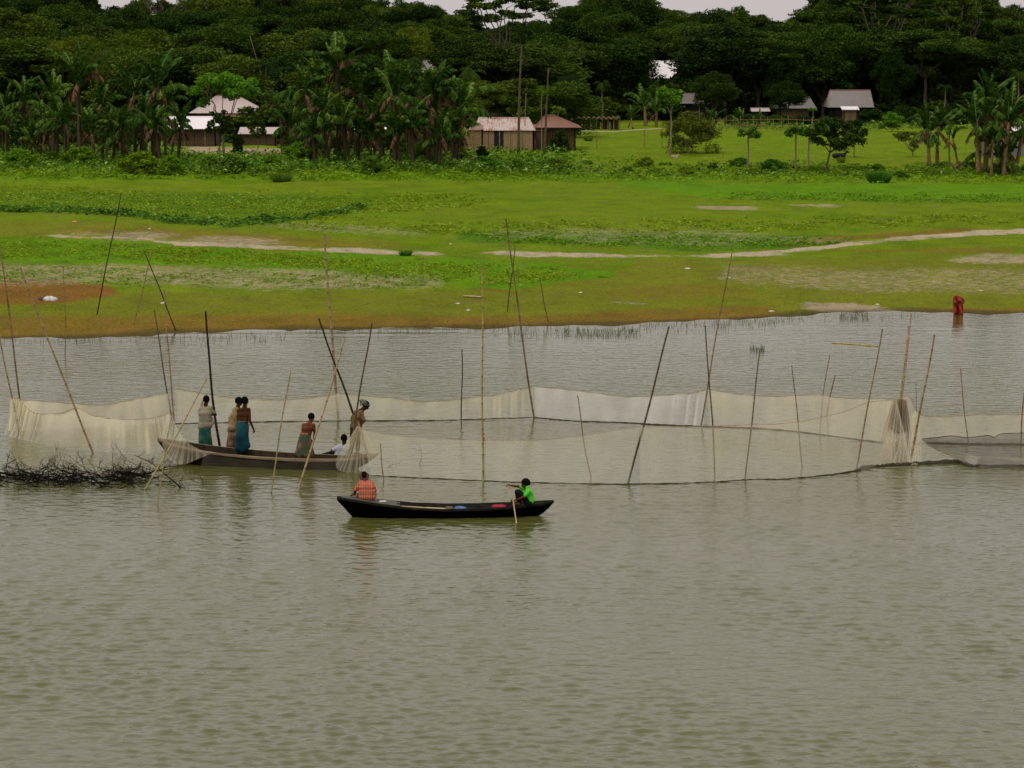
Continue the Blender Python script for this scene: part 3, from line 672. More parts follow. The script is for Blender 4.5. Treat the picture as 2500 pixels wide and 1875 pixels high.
# dark net at the right
b9 = W([(2337, 1131), (2400, 1142), (2470, 1142), (2560, 1141)])
b9 = [PY(2252, 1072, b9[0].y), PY(2275, 1091, b9[0].y), PY(2320, 1112, b9[0].y)] + [PZ(2372, 1135, .01)] + b9[1:]
tp9 = [PY(a, b, b9[0].y) for a, b in ((2252, 1071), (2285, 1068), (2322, 1064), (2364, 1068), (2412, 1063), (2427, 1068), (2445, 1059), (2500, 1057), (2560, 1057))]
o = net('dark_net', 'fine dark grey net with ragged top edge at the right picture edge', tp9, b9, M_NETG, .50, n=200, seed=15, rope=M_ROPE_REFL, rope_r=.010, wave=.04)
bm_ = MB(); bm_.tube([Vector(p) - o.location for p in catmull(b9[:5])], .014, 5); bm_.build('foot_rope', M_ROPEO, o)
# wet foot ropes, plus dark bands that paint the back net reflection
def rope_and_reflection(label, pts, r, seed=0):
    P = catmull([PZ(a, b, .0) for a, b in pts], 14); b_ = MB(); rr = random.Random(seed); o0 = Vector(P[0])
    n_ = len(P); b_.tube([Vector(p) - o0 + Vector((0, rr.uniform(-.03, .03), rr.uniform(0, .012))) for p in P],
           [float(np.interp(i / (n_ - 1), np.linspace(0, 1, len(r)), r)) * rr.uniform(.75, 1.25) for i in range(n_)], 7)
    o = b_.build('net_rope_and_reflection', M_ROPE_REFL, None, True); o.location = o0; return tag(o, label, 'rope', 'wet foot ropes of the nets')
rope_and_reflection('thick black wet rope bulging along the front net foot at right', [(1900, 1171), (2000, 1163), (2081, 1152), (2110, 1143), (2150, 1139), (2231, 1134), (2337, 1130), (2372, 1139), (2450, 1140), (2560, 1141)], [.012, .02, .035, .075, .06, .07, .10, .06, .06, .06], 3)
rope_and_reflection('thin dark foot rope of the front net behind the rowing boat', [(905, 1161), (1022, 1167), (1179, 1174), (1320, 1179), (1535, 1182), (1725, 1178), (1834, 1171), (1900, 1171)], [.010, .014, .012, .016, .012, .014], 4)
rope_and_reflection('dark painted reflection line of the back net behind the fishermen and across mid pen', [(427, 1035), (640, 1030), (828, 1028), (1040, 1027), (1125, 1025), (1305, 1019)], [.010, .015, .010], 5)  # dark tube painting the net reflection along the waterline
rope_and_reflection('dark painted reflection line below the white net run and crossed poles', [(1305, 1019), (1400, 1028), (1520, 1032), (1620, 1038), (1717, 1042), (1840, 1046), (1960, 1056), (2120, 1077), (2190, 1083)], [.014, .02, .024, .028, .02, .014], 6)  # net reflection at the waterline, painted as a dark tube
rope_and_reflection('straight dark band standing for the back net waterline, seen through the dark net', [(2262, 1082), (2330, 1084), (2420, 1086), (2560, 1086)], [.035, .045, .045], 7)  # dark tube drawn for the back net waterline
# net draped over the fishing boat
yb1, yb2 = PZ(405, 1129, 0).y - .55, PZ(470, 1132, 0).y - .62
def PB(a, b, dy=0): return PY(a, b, float(np.interp(a, [386, 922], [bigA.y, bigB.y])) - .60 + dy)
net('draped_net', 'cream net draped over the bow of the fishing boat', [PB(408, 1010, .5), PB(422, 1022, .4), PB(436, 1052, .3), PB(458, 1080), PB(490, 1098), PB(520, 1103)], [PB(392, 1074, .5), PB(402, 1098, .3), PB(424, 1130), PB(452, 1133), PB(482, 1121), PB(522, 1105)],
    M_NETC, .26, n=200, rows=24, wave=.05, pleats=((.6, .35, 12, .3),), seed=20, rope=None, cat='net', group=None)
net('draped_net', 'see-through net hanging along the middle of the fishing boat hull', [PB(500, 1104), (PB(600, 1113)), PB(700, 1119), PB(800, 1121), PB(830, 1120)], [PB(490, 1138, -.05), PB(600, 1147, -.05), PB(700, 1153, -.05), PB(800, 1155, -.05), PB(835, 1154, -.05)],
    M_NETC, .045, n=200, rows=10, wave=.02, seed=21, rope=M_ROPE, rope_r=.012, group=None)
net('raised_net', 'cone of cream net lifted by the turbaned fisherman over the stern', [PB(872, 1040, -.1), PB(880, 1043, -.15), PB(887, 1043, -.1)], [PB(820, 1121), PB(822, 1142), PB(838, 1152, -.1), PB(868, 1155, -.12), PB(893, 1150, -.1), PB(908, 1136), PB(922, 1111, .2)],
    M_NETC, .21, n=300, rows=26, wave=.05, pleats=((.55, .5, 11, .45),), seed=22, rope=None, group=None, grad=(1.8, .8))
# ================================================================== brush pile and drifting branches
M_TWIG = simple('wet_black_twigs', (.004, .0035, .003), (.014, .011, .008), 6, .9, .2, spec=.03)
def branch(b_, p, d, L, r, rr, depth, flat=.35):
    n = 6; pts = [p]; dd = d.normalized()
    for i in range(n):
        dd = (dd + Vector((rr.gauss(0, .16), rr.gauss(0, .16), rr.gauss(0, .10)))).normalized(); p = p + dd * (L / n); pts.append(p)
    b_.tube(pts, [r * (1 - .75 * i / n) for i in range(n + 1)], 4, False)
    if depth > 0:
        for k in range(rr.randint(2, 4)):
            i = rr.randint(1, n - 1); nd = (dd + Vector((rr.gauss(0, .7), rr.gauss(0, .7), rr.gauss(.25, .45)))).normalized()
            branch(b_, pts[i], nd, L * rr.uniform(.35, .6), r * .55, rr, depth - 1)
rr = random.Random(11); b_ = MB(); c0 = PZ(190, 1180, 0)
for k in range(210):
    u = rr.random(); px = -30 + 425 * u; py = 1166 + 14 * math.sin(u * 3.1) + rr.gauss(0, 9)
    if px < 60 and rr.random() < .45: continue
    p = PZ(px, py, 0) - c0 + Vector((0, 0, rr.uniform(-.05, .13)))
    if rr.random() < .8: d = Vector((-1, rr.gauss(0, .35), rr.uniform(-.08, .26)))
    else: d = Vector((.7, rr.gauss(0, .4), rr.uniform(0, .3)))
    branch(b_, p, d, rr.uniform(.5, 1.25), rr.uniform(.010, .019), rr, 2)
for (px, py, dx, dz, L) in ((150, 1190, -.6, .75, .8), (170, 1170, -.75, .8, .85), (60, 1175, -.45, .8, .6), (118, 1180, .2, .95, .6), (10, 1170, -.5, .7, 1.0), (250, 1190, -.75, .55, 1.2), (330, 1190, -.5, .6, .9), (20, 1160, -.2, .85, .6)):
    branch(b_, PZ(px, py, 0) - c0, Vector((dx, 0, dz)), L, .017, rr, 2)
b_.tube([PZ(-20, 1150, .12) - c0, PZ(20, 1158, .08) - c0, PZ(42, 1160, 0.02) - c0], [.035, .03, .02], 6)
tag(b_.build('brush_pile', M_TWIG, None), 'long tangled pile of black brushwood lying in the water at left', 'brushwood').location = c0
DR = [('long bare crooked branch reaching out of the water below the boat bow', [(330, 1112), (372, 1132), (405, 1160), (428, 1178), (441, 1192)], (.16, .3, .22, .1, -.05), .020, 3),
      ('thin curved twig rising from the water right of the long bare branch', [(478, 1156), (490, 1165), (497, 1184)], (.2, .14, -.05), .012, 0),
      ('thin wavy stick floating in mid pen, right of the fishing boat', [(1023, 1087), (1030, 1112), (1024, 1134)], (.5, .25, -.03), .010, 0),
      ('small twig afloat just behind the stern stake', [(978, 1131), (960, 1134), (949, 1139)], (.10, .06, -.02), .010, 1),
      ('short twig breaking the surface below the fishing boat middle', [(604, 1196), (618, 1195), (628, 1191)], (-.02, .03, .06), .010, 1)]
for k, (lb, pts, zz, r, dep) in enumerate(DR):
    base = PZ(*pts[-1], 0); P = [PY(a, b, base.y) for a, b in pts]
    b_ = MB(); P = [Vector(p) - base for p in catmull(P, 4)]
    b_.tube(P, [r * (.45 + .55 * i / len(P)) for i in range(len(P))], 5)
    r2 = random.Random(k)
    for j in range(dep * 3): branch(b_, P[r2.randint(1, len(P) - 2)], Vector((r2.uniform(-.3, 1), r2.gauss(0, .4), r2.uniform(.1, .9))), r2.uniform(.15, .35), r * .45, r2, 1)
    tag(b_.build('driftwood_branch', M_TWIG, None), lb, 'branch').location = base
TWL = ['short twig standing in the water beside the crooked bare branch', 'upright twig in the middle of three right of the bare branch', 'forked twig right of the three by the bare branch',
       'lone small twig right of the curved twig under the boat', 'small twig poking up in front of the left brushwood', 'small twig hanging low under the middle of the brushwood', 'twig at the waterline under the boat bow']
r2 = random.Random(5)
for k, (px, py) in enumerate(((445, 1190), (455, 1192), (461, 1196), (508, 1182), (40, 1182), (95, 1192), (424, 1135))): 
    b_ = MB(); branch(b_, Vector((0, 0, -.05)), Vector((r2.gauss(0, .2), 0, 1)), r2.uniform(.15, .3), .008, r2, 1)
    tag(b_.build('twig', M_TWIG, None), TWL[k], 'twig', 'twigs round the brush pile').location = PZ(px, py, 0)
# ================================================================== people
def skin(name, c1, c2): return simple(name, c1, c2, 5, .8, .1, spec=.08)
SK1 = skin('dark_brown_skin', (.040, .016, .006), (.075, .031, .012)); SK2 = skin('brown_skin', (.10, .046, .024), (.165, .078, .042)); SK3 = skin('reddish_brown_skin', (.085, .028, .012), (.15, .052, .024))
M_HAIR = simple('black_hair', (.002, .002, .002), (.006, .0055, .005), 30, .9, .4, spec=.05); M_EYE = simple('eye_dark', (.01, .01, .01), (.02, .02, .02))
def cloth(name, c1, c2, scale=5, c3=None): return simple(name, c1, c2, scale, .95, .5, spec=.03)
def checks(name, base, line, sx_, sz, w=.12):
    m, nt, b = nmat(name); t = N(nt, 'ShaderNodeTexCoord'); s_ = N(nt, 'ShaderNodeSeparateXYZ'); nt.links.new(t.outputs['Object'], s_.inputs[0])
    def st(o, k): 
        f = mathn(nt, 'FRACT', mathn(nt, 'MULTIPLY', o, k)); return mathn(nt, 'LESS_THAN', f, w)
    v = mathn(nt, 'MAXIMUM', st(s_.outputs[0], sx_), mathn(nt, 'MULTIPLY', st(s_.outputs[2], sz), .6))
    n_ = noise(nt, 6, 4); col = mixc(nt, n_, tuple(x * .8 for x in base), tuple(x * 1.15 for x in base))
    col = mixc(nt, mathn(nt, 'MULTIPLY', v, .7), col, line); nt.links.new(col, b.inputs['Base Color'])
    b.inputs['Roughness'].default_value = .9; b.inputs['Specular IOR Level'].default_value = .1; bump(nt, b, n_, .4, .02); return m
def printed(name, cols, scale=3.5):
    m, nt, b = nmat(name); f = noise(nt, scale, 2, rough=.4)
    r = nt.nodes.new('ShaderNodeValToRGB'); r.color_ramp.interpolation = 'CONSTANT' if False else 'LINEAR'; e = r.color_ramp.elements
    while len(e) < len(cols): e.new(.5)
    for el, (p, c) in zip(e, cols): el.position = p; el.color = (*c, 1)
    nt.links.new(f, r.inputs[0]); nt.links.new(r.outputs[0], b.inputs['Base Color']); b.inputs['Roughness'].default_value = .9; b.inputs['Specular IOR Level'].default_value = .1
    bump(nt, b, noise(nt, 8, 3), .35, .02); return m
def remesh(mb, name, vox, it=2, fac=.5):
    me = mb.mesh('tmp'); o = bpy.data.objects.new('tmp', me); COL.objects.link(o)
    bm2 = bmesh.new(); bm2.from_mesh(me); bmesh.ops.recalc_face_normals(bm2, faces=bm2.faces); bm2.to_mesh(me); bm2.free()
    r = o.modifiers.new('r', 'REMESH'); r.mode = 'VOXEL'; r.voxel_size = vox; r.use_smooth_shade = True
    if it: s_ = o.modifiers.new('s', 'SMOOTH'); s_.factor = fac; s_.iterations = it
    dg = bpy.context.evaluated_depsgraph_get(); ev = o.evaluated_get(dg); m2 = bpy.data.meshes.new_from_object(ev); m2.name = name
    bpy.data.objects.remove(o); bpy.data.meshes.remove(me)
    m2.polygons.foreach_set('use_smooth', np.ones(len(m2.polygons), bool)); return m2
def loft(rings, n=28, folds=0, amp=0.0, seed=0, thick=True, twist=0.0):
    """rings: (centre, rx, ry, fold) -> open tube, doubled inwards so that it has thickness"""
    b_ = MB(); R2 = []
    for (c, rx, ry, fo) in rings: R2.append((Vector(c), rx, ry, fo))
    order = R2 + ([(c, rx * .93, ry * .93, fo) for (c, rx, ry, fo) in reversed(R2)] if thick else [])
    for i, (c, rx, ry, fo) in enumerate(order):
        for k in range(n):
            a = 2 * math.pi * k / n
            w = 1 + fo * (math.sin(folds * a + seed + twist * i) * .6 + .4 * math.sin((folds * 2 - 1) * a + 2 * seed))
            b_.v.append((c.x + rx * w * math.cos(a), c.y + ry * w * math.sin(a), c.z + (.02 * fo * 10 * math.sin(2 * a + seed) if fo > .05 else 0)))
    m_ = len(order)
    for i in range(m_ - (0 if thick else 1)):
        for k in range(n):
            a = i * n + k; a2 = i * n + (k + 1) % n; j = (i + 1) % m_; b_.f.append((a, a2, j * n + (k + 1) % n, j * n + k))
    return b_
def hand(mb, w, d, up, side=1, curl=.9, s=1.0):
    """w wrist, d direction of the hand, up back-of-hand normal, curl of the fingers"""
    d = Vector(d).normalized(); up = Vector(up); up = (up - d * up.dot(d)).normalized(); sd = d.cross(up) * side
    w = Vector(w); pc = w + d * .045 * s
    mb.cap(w, pc, .024 * s, .030 * s, 8)
    for i in range(4):
        o_ = (i - 1.5) * .019 * s; p = w + d * .075 * s + sd * o_
        mb.cap(pc + sd * o_ * .8, p, .014 * s, .0115 * s, 6)
        L = (.030, .034, .032, .025)[i] * s; dd = d; uu = -up
        for sg in range(3):
            a = curl * (.5 + .5 * sg); nd = (d * math.cos(a) + (-up) * math.sin(a)).normalized(); q = p + nd * L * (1, .75, .6)[sg]
            mb.cap(p, q, .0105 * s, .0092 * s, 6); p = q
    p = w + d * .02 * s - sd * .022 * s; nd = (d * .7 - sd * .6 - up * .35 * curl).normalized(); q = p + nd * .038 * s
    mb.cap(p, q, .0135 * s, .011 * s, 6); mb.cap(q, q + (d * .9 - up * .5 * curl + sd * .15).normalized() * .03 * s, .011 * s, .0095 * s, 6)
def head(mb, c, face, tiltz=0.0, s=1.0):
    s *= 1.07
    f = Vector(face).normalized(); up = Vector((0, 0, 1)); r = f.cross(up).normalized(); up = r.cross(f).normalized()
    R = Matrix((r, f, up)).transposed(); c = Vector(c)
    def L(x, y, z): return c + R @ Vector((x * s, y * s, z * s))
    mb.ell(c + R @ Vector((0, -.008 * s, .018 * s)), (.075 * s, .093 * s, .092 * s), R)
    mb.ell(L(0, .022, -.045), (.056 * s, .066 * s, .062 * s), R); mb.cap(L(0, .055, -.085), L(0, .062, -.088), .022 * s, .020 * s, 7)
    mb.cap(L(0, .086, .018), L(0, .104, -.022), .009 * s, .015 * s, 7)
    mb.cap(L(-.02, .087, -.05), L(.02, .087, -.05), .009 * s, .009 * s, 6); mb.cap(L(-.04, .078, .03), L(.04, .078, .03), .012 * s, .012 * s, 6)
    for sg in (-1, 1):
        mb.ell(L(.077 * sg, -.005, -.005), (.011 * s, .020 * s, .032 * s), R, 8, 6); mb.cap(L(.045 * sg, .058, -.02), L(.04 * sg, .062, -.03), .022 * s, .018 * s, 6)
    return R, L
SPX = {}
class Fig:
    def __init__(s, name, label, base, skinm, group=None, dy=0.0):
        s.base = Vector(base); s.Y0 = s.base.y; s.root = empty(name, s.base, label=label, cat='person', group=group); s.sk = skinm
        s.mb = MB()
    def K(s, px, py, dy=0.0): return PY(px, py, s.Y0 + dy) - s.base
    def limb(s, pts, rad, mb=None, grow=0.0):
        mb = mb or s.mb
        for (a, b_), (r0, r1) in zip(zip(pts, pts[1:]), zip(rad, rad[1:])): mb.cap(a, b_, r0 + grow, r1 + grow, 12)
    def torso(s, mb, nk, sL, sR, pel, g=0.0, hipw=.10, chest=.105):
        nk, sL, sR, pel = map(Vector, (nk, sL, sR, pel)); mid = (sL + sR) / 2; ax = (sR - sL).normalized(); up = (mid - pel).normalized()
        ch = mid.lerp(pel, .28); wa = mid.lerp(pel, .68); w = (sR - sL).length / 2
        mb.cap(sL.lerp(mid, .12), sR.lerp(mid, .12), .052 + g, .052 + g, 12); mb.cap(mid, nk, .085 + g * .6, .060 + g * .3, 12)
        mb.cap(ch - ax * w * .48, ch + ax * w * .48, chest + g, chest + g, 12); mb.cap(wa - ax * w * .36, wa + ax * w * .36, .102 + g, .102 + g, 12)
        mb.cap(pel - ax * hipw * .6, pel + ax * hipw * .6, .108 + g, .108 + g, 12)
        for k in (-.42, 0, .42): mb.cap(ch + ax * w * k, wa + ax * w * k * .8, .100 + g, .098 + g, 10); mb.cap(wa + ax * w * k * .8, pel + ax * w * k * .8, .098 + g, .10 + g, 10)
        for k in (-.4, 0, .4): mb.cap(mid + ax * w * k - up * .06, ch + ax * w * k, .080 + g, .098 + g, 10)
        mb.cap(mid.lerp(sL, .55), ch, .06 + g, .07 + g, 10); mb.cap(mid.lerp(sR, .55), ch, .06 + g, .07 + g, 10)
    def finish(s, vox=.0085): 
        s.body = add('body', remesh(s.mb, 'body', vox, 3), s.root, s.sk); return s
    def part(s, name, mb, mat, vox=None, it=6, label=None):
        o = add(name, remesh(mb, name, vox, it), s.root, mat) if vox else mb.build(name, mat, s.root, True)
        if label: o['label'] = label
        return o
    def foot(s, an, d, L=.19):
        an = Vector(an); d = Vector(d).normalized(); s.mb.cap(an + Vector((0, 0, -.02)) - d * .04, an + Vector((0, 0, -.045)) + d * L * .6, .032, .026, 8)
        for k in range(5):
            sd = Vector((-d.y, d.x, 0)) * (k - 2) * .014; s.mb.cap(an + Vector((0, 0, -.05)) + d * L * .55 + sd, an + Vector((0, 0, -.053)) + d * (L * .8 - abs(k - 1.5) * .008) + sd, .012, .010, 6)
    def hair(s, R, c, sc=1.0, low=-.05, mat=None, name='hair', back=.02, thick=.012):
        sc *= 1.07
        b_ = MB(); c = Vector(c); nu, nv = 24, 14
        for i in range(nv + 1):
            for k in range(nu):
                a = 2 * math.pi * k / nu; fr = max(0, math.sin(a))      # +y is the face
                tmax = math.pi * (.66 - .28 * fr ** 1.2 + .12 * max(0, -math.sin(a))); th = tmax * i / nv
                e = 1 + .03 * math.sin(9 * a + 5 * th) + .02 * math.sin(17 * a)
                q = Vector(((.075 + thick) * math.sin(th) * math.cos(a) * e, -.008 - back * .3 + (.093 + thick) * math.sin(th) * math.sin(a) * e, .018 + (.092 + thick) * math.cos(th) * e)) * sc
                b_.v.append(tuple(c + R @ q))
        for i in range(nv):
            for k in range(nu): a = i * nu + k; a2 = i * nu + (k + 1) % nu; b_.f.append((a, a + nu, a2 + nu, a2))
        o = add(name, b_.mesh(name, True), s.root, mat or M_HAIR); so = o.modifiers.new('t', 'SOLIDIFY'); so.thickness = .012; return o
    def eyes(s, L):
        for sg in (-1, 1):
            b_ = MB(); b_.ell(L(.03 * sg, .083, .008), .0085, None, 8, 6); b_.build('eye', M_EYE, s.root, True)
def UPV(): return Vector((0, 0, 1))
FZ = .13
def deck(px, py, v=0.0): 
    """a standing point on the floor of the fishing boat under pixel column px"""
    u = (px - 386) / (922 - 386) * 2 - 1; return onboat(BIG, u, v, FZ)
def solve_base(px, py, z): return PZ(px, py, z)
FG = 'fishermen standing in the fishing boat'
# ---- man in tan headcloth with the punting pole
f = Fig('person', 'fisherman in tan headcloth and green sarong holding the black punting pole, seen from behind', solve_base(500, 1101, FZ), SK1, FG); K = f.K
nk, sL, sR, pel = K(502, 991), K(491, 998), K(514, 997), K(499, 1041)
f.torso(f.mb, nk, sL, sR, pel); R, L = head(f.mb, K(504, 976), (.35, .9, -.2)); f.limb([nk, K(503, 984)], [.062, .058])
f.limb([sL, K(491, 1016, .05), K(520, 1013, .28)], [.048, .038, .026]); hand(f.mb, K(520, 1013, .28), (1, .1, .1), (0, -1, .2), 1, 1.5)
f.limb([sR, K(525, 1008, .02), K(523, 999, .26)], [.048, .038, .026]); hand(f.mb, K(523, 1000, .26), (.1, .3, 1), (1, -.3, 0), 1, 1.5)
for a, dx in ((494, -.01), (505, .06)):
    f.limb([K((a + 499) / 2, 1045), K(a, 1070, .02), K(a + 1, 1094, dx)], [.085, .056, .036]); f.foot(K(a + 1, 1096, dx), (.3, 1, 0))
f.finish()
b_ = MB(); f.torso(b_, K(502, 994), K(491, 999), K(513, 998), K(500, 1036), .035); f.limb([K(491, 999), K(490, 1015, .04)], [.075, .07], b_); f.limb([K(513, 999), K(523, 1007, .02), K(524, 1004, .12)], [.07, .062, .05], b_)
b_.cap(K(494, 1040), K(508, 1038), .14, .13); b_.cap(K(518, 1020), K(520, 1035), .03, .035)
f.part('shirt', b_, cloth('grey_beige_shirt', (.17, .15, .10), (.30, .27, .19), 3), .014)
f.part('sarong', loft([(K(501, 1030), .15, .12, .02), (K(500, 1042), .165, .13, .03), (K(500, 1060), .18, .15, .05), (K(501, 1080), .195, .17, .09), (K(503, 1091), .185, .18, .12)], 36, 5, seed=2),
       printed('green_sarong_cloth', [(.3, (.008, .035, .030)), (.5, (.015, .085, .062)), (.62, (.085, .11, .08)), (.75, (.012, .06, .05))], 5))
f.hair(R, K(504, 976), 1.0); b_ = MB(); hc = K(503, 975)
for a in np.linspace(0, 2 * math.pi, 14): b_.cap(hc + R @ Vector((.082 * math.cos(a), .09 * math.sin(a), .02 + .015 * math.sin(a))), hc + R @ Vector((.082 * math.cos(a + .5), .09 * math.sin(a + .5), .025 + .015 * math.sin(a + .5))), .026, .026, 7)
b_.cap(K(495, 978), K(491, 992), .032, .045); b_.cap(K(491, 990), K(488, 998), .04, .03); b_.cap(K(498, 972), K(494, 984), .035, .03)
f.part('headcloth', b_, cloth('tan_headcloth', (.30, .22, .14), (.44, .34, .24)), .010)
# ---- man in long tan shirt behind
f = Fig('person', 'fisherman in long tan shirt and brown sarong, half hidden behind the bare-backed man', solve_base(571, 1108, FZ), SK1, FG, 0); K = f.K
nk, sL, sR, pel = K(581, 993), K(573, 1000, -.05), K(588, 1001, .12), K(570, 1045)
f.torso(f.mb, nk, sL, sR, pel); R, L = head(f.mb, K(584, 980), (.9, .15, -.1)); f.limb([nk, K(583, 986)], [.062, .058]); f.eyes(L)
f.limb([sL, K(574, 1022, -.1), K(585, 1040, -.06)], [.048, .038, .026]); hand(f.mb, K(585, 1040, -.06), (.6, 0, -1), (0, -1, 0), 1, .7)
f.limb([sR, K(592, 1024, .12), K(598, 1040, .1)], [.048, .038, .026]); hand(f.mb, K(598, 1040, .1), (.6, 0, -1), (0, 1, 0), -1, .7)
for a, dx in ((566, -.06), (576, .06)):
    f.limb([K((a + 570) / 2, 1048), K(a, 1076, dx * .6), K(a + 1, 1103, dx)], [.085, .056, .036]); f.foot(K(a + 1, 1104, dx), (1, .1, 0))
f.finish()
b_ = MB(); f.torso(b_, K(580, 996), K(573, 1001, -.05), K(587, 1002, .12), K(571, 1045), .03); f.limb([K(573, 1001, -.05), K(573, 1022, -.1), K(580, 1034, -.08)], [.07, .062, .05], b_); b_.cap(K(563, 1050), K(576, 1050), .10, .10); b_.cap(K(566, 1020), K(566, 1050), .10, .10)
f.part('shirt', b_, cloth('long_tan_shirt', (.16, .12, .055), (.29, .22, .11), 4), .014)
f.part('sarong', loft([(K(571, 1048), .15, .13, .02), (K(569, 1065), .155, .14, .04), (K(567, 1085), .165, .15, .05), (K(567, 1101), .165, .15, .07)], 36, 5, seed=4),
       printed('brown_sarong_cloth', [(.3, (.05, .026, .014)), (.5, (.12, .07, .035)), (.65, (.19, .13, .08)), (.8, (.07, .03, .02))], 6))
f.hair(R, K(584, 980), 1.0)
# ---- bare-backed man in blue sarong
f = Fig('person', 'bare-backed fisherman in bright blue sarong, right arm hanging bent', solve_base(587, 1119, FZ), SK1, FG); K = f.K
nk, sL, sR, pel = K(598, 992), K(583, 1001, .03), K(608, 1000, -.03), K(592, 1043)
f.torso(f.mb, nk, sL, sR, pel, 0, .1, .11); R, L = head(f.mb, K(598, 979), (.72, .55, -.12)); f.limb([nk, K(598, 985)], [.062, .058]); f.eyes(L)
f.limb([sL, K(581, 1024, .08), K(585, 1044, .22)], [.05, .040, .028]); hand(f.mb, K(585, 1044, .22), (.5, 1, -.4), (0, 0, 1), 1, .8)
f.limb([sR, K(610, 1027, -.06), K(619, 1048, -.02)], [.05, .041, .028]); hand(f.mb, K(619, 1048, -.02), (.28, .1, -1), (1, -.6, 0), 1, 1.35)
for a, dx in ((584, .03), (590, -.08)):
    f.limb([K((a + 592) / 2, 1048), K(a + 1, 1080, dx * .6), K(a, 1110, dx)], [.085, .058, .038]); f.foot(K(a, 1113, dx), (.7, .5, 0))
f.finish()
f.part('sarong', loft([(K(593, 1027), .140, .11, .01), (K(592, 1033), .155, .125, .02), (K(593, 1045), .17, .145, .03), (K(591, 1062), .175, .16, .04), (K(591, 1080), .20, .17, .06), (K(592, 1092), .215, .18, .10), (K(587, 1103), .15, .15, .12)], 40, 5, seed=1),
       printed('blue_sarong_cloth', [(.25, (.003, .020, .030)), (.45, (.005, .045, .060)), (.62, (.012, .075, .095)), (.8, (.018, .028, .038))], 2.5))
b_ = MB()
for a in np.linspace(0, 2 * math.pi, 16): b_.cap(K(593, 1029) + Vector((.142 * math.cos(a), .115 * math.sin(a), 0)), K(593, 1029) + Vector((.142 * math.cos(a + .45), .115 * math.sin(a + .45), 0)), .020, .020, 6)
b_.cap(K(607, 1036, -.05), K(606, 1047, -.06), .03, .02)
f.part('waist_roll', b_, cloth('grey_blue_roll', (.05, .055, .06), (.12, .13, .14)), .010)
f.hair(R, K(598, 979), 1.0)
# ---- hunched bare-backed man
f = Fig('person', 'hunched bare-backed fisherman in patterned olive sarong, head bowed', solve_base(745, 1123, FZ), SK3, FG); K = f.K
nk, sL, sR, pel = K(756, 1033, .05), K(740, 1038, .0), K(766, 1037, .02), K(745, 1068)
f.torso(f.mb, nk, sL, sR, pel, 0, .1, .105); R, L = head(f.mb, K(760, 1019, .08), (.5, .75, -.5)); f.limb([nk, K(759, 1025, .06)], [.062, .058])
f.limb([sL, K(741, 1056, .12), K(758, 1072, .25)], [.046, .037, .026]); hand(f.mb, K(758, 1072, .25), (.5, .4, -1), (0, 1, 0), 1, .8)
f.limb([sR, K(768, 1056, .05), K(766, 1074, .12)], [.046, .037, .026]); hand(f.mb, K(766, 1074, .12), (-.1, .1, -1), (1, 0, 0), 1, .5)
for a, dx in ((731, .02), (760, .03)):
    f.limb([K((a + 745 * 2) / 3, 1074), K((a * 2 + 745) / 3, 1098, dx), K(a, 1118, dx)], [.085, .058, .038]); f.foot(K(a, 1119, dx), (.2, 1, 0))
f.finish()
f.part('sarong', loft([(K(746, 1056), .135, .11, .01), (K(745, 1061), .15, .125, .02), (K(744, 1075), .18, .16, .04), (K(744, 1092), .225, .19, .06), (K(745, 1106), .265, .21, .07), (K(746, 1117), .285, .22, .08)], 40, 6, seed=3),
       printed('patterned_olive_sarong', [(.30, (.035, .09, .085)), (.42, (.055, .058, .030)), (.55, (.085, .080, .040)), (.63, (.28, .11, .06)), (.72, (.04, .10, .10))], 4.5))
f.hair(R, K(760, 1019, .08), .98)
# ---- seated man in pale shirt
f = Fig('person', 'fisherman in pale lilac shirt seated low in the fishing boat, back turned', solve_base(832, 1120, FZ), SK1, None); K = f.K
nk, sL, sR, pel = K(841, 1083), K(826, 1090), K(852, 1089), K(833, 1114)
f.torso(f.mb, nk, sL, sR, pel); R, L = head(f.mb, K(840, 1071), (.3, .85, -.25)); f.limb([nk, K(840, 1077)], [.062, .058])
f.limb([sL, K(811, 1099, .0), K(809, 1110, .2)], [.048, .038, .026]); hand(f.mb, K(809, 1110, .2), (-.3, 1, -.3), (0, 0, 1), 1, .8)
f.limb([sR, K(856, 1104, .1), K(849, 1108, .32)], [.048, .038, .026]); hand(f.mb, K(849, 1108, .32), (-.2, 1, 0), (0, 0, 1), 1, .8)
for k, (a, dy) in enumerate(((808, .05), (812, .2))):
    f.limb([K(830, 1114, dy * .6), K(a, 1107 + k, dy), K(a - 32, 1114, dy)], [.085, .06, .038]); f.foot(K(a - 34, 1114, dy), (-1, .2, 0))
f.finish()
b_ = MB(); f.torso(b_, K(841, 1086), K(827, 1091), K(851, 1090), K(832, 1112), .028); f.limb([K(826, 1091), K(815, 1098, 0)], [.068, .062], b_); f.limb([K(852, 1090), K(856, 1102, .06)], [.068, .062], b_); b_.cap(K(822, 1116), K(842, 1116), .10, .10)
f.part('shirt', b_, cloth('pale_lilac_shirt', (.30, .28, .31), (.46, .44, .48), 4), .014)
b_ = MB()
for k, (a, dy) in enumerate(((808, .05), (812, .2))): f.limb([K(832, 1116, dy * .6), K(a, 1108 + k, dy), K(a - 30, 1115, dy)], [.10, .085, .06], b_)
f.part('trousers', b_, cloth('black_trousers', (.006, .006, .008), (.014, .014, .018)), .014)
f.hair(R, K(840, 1071), .98)
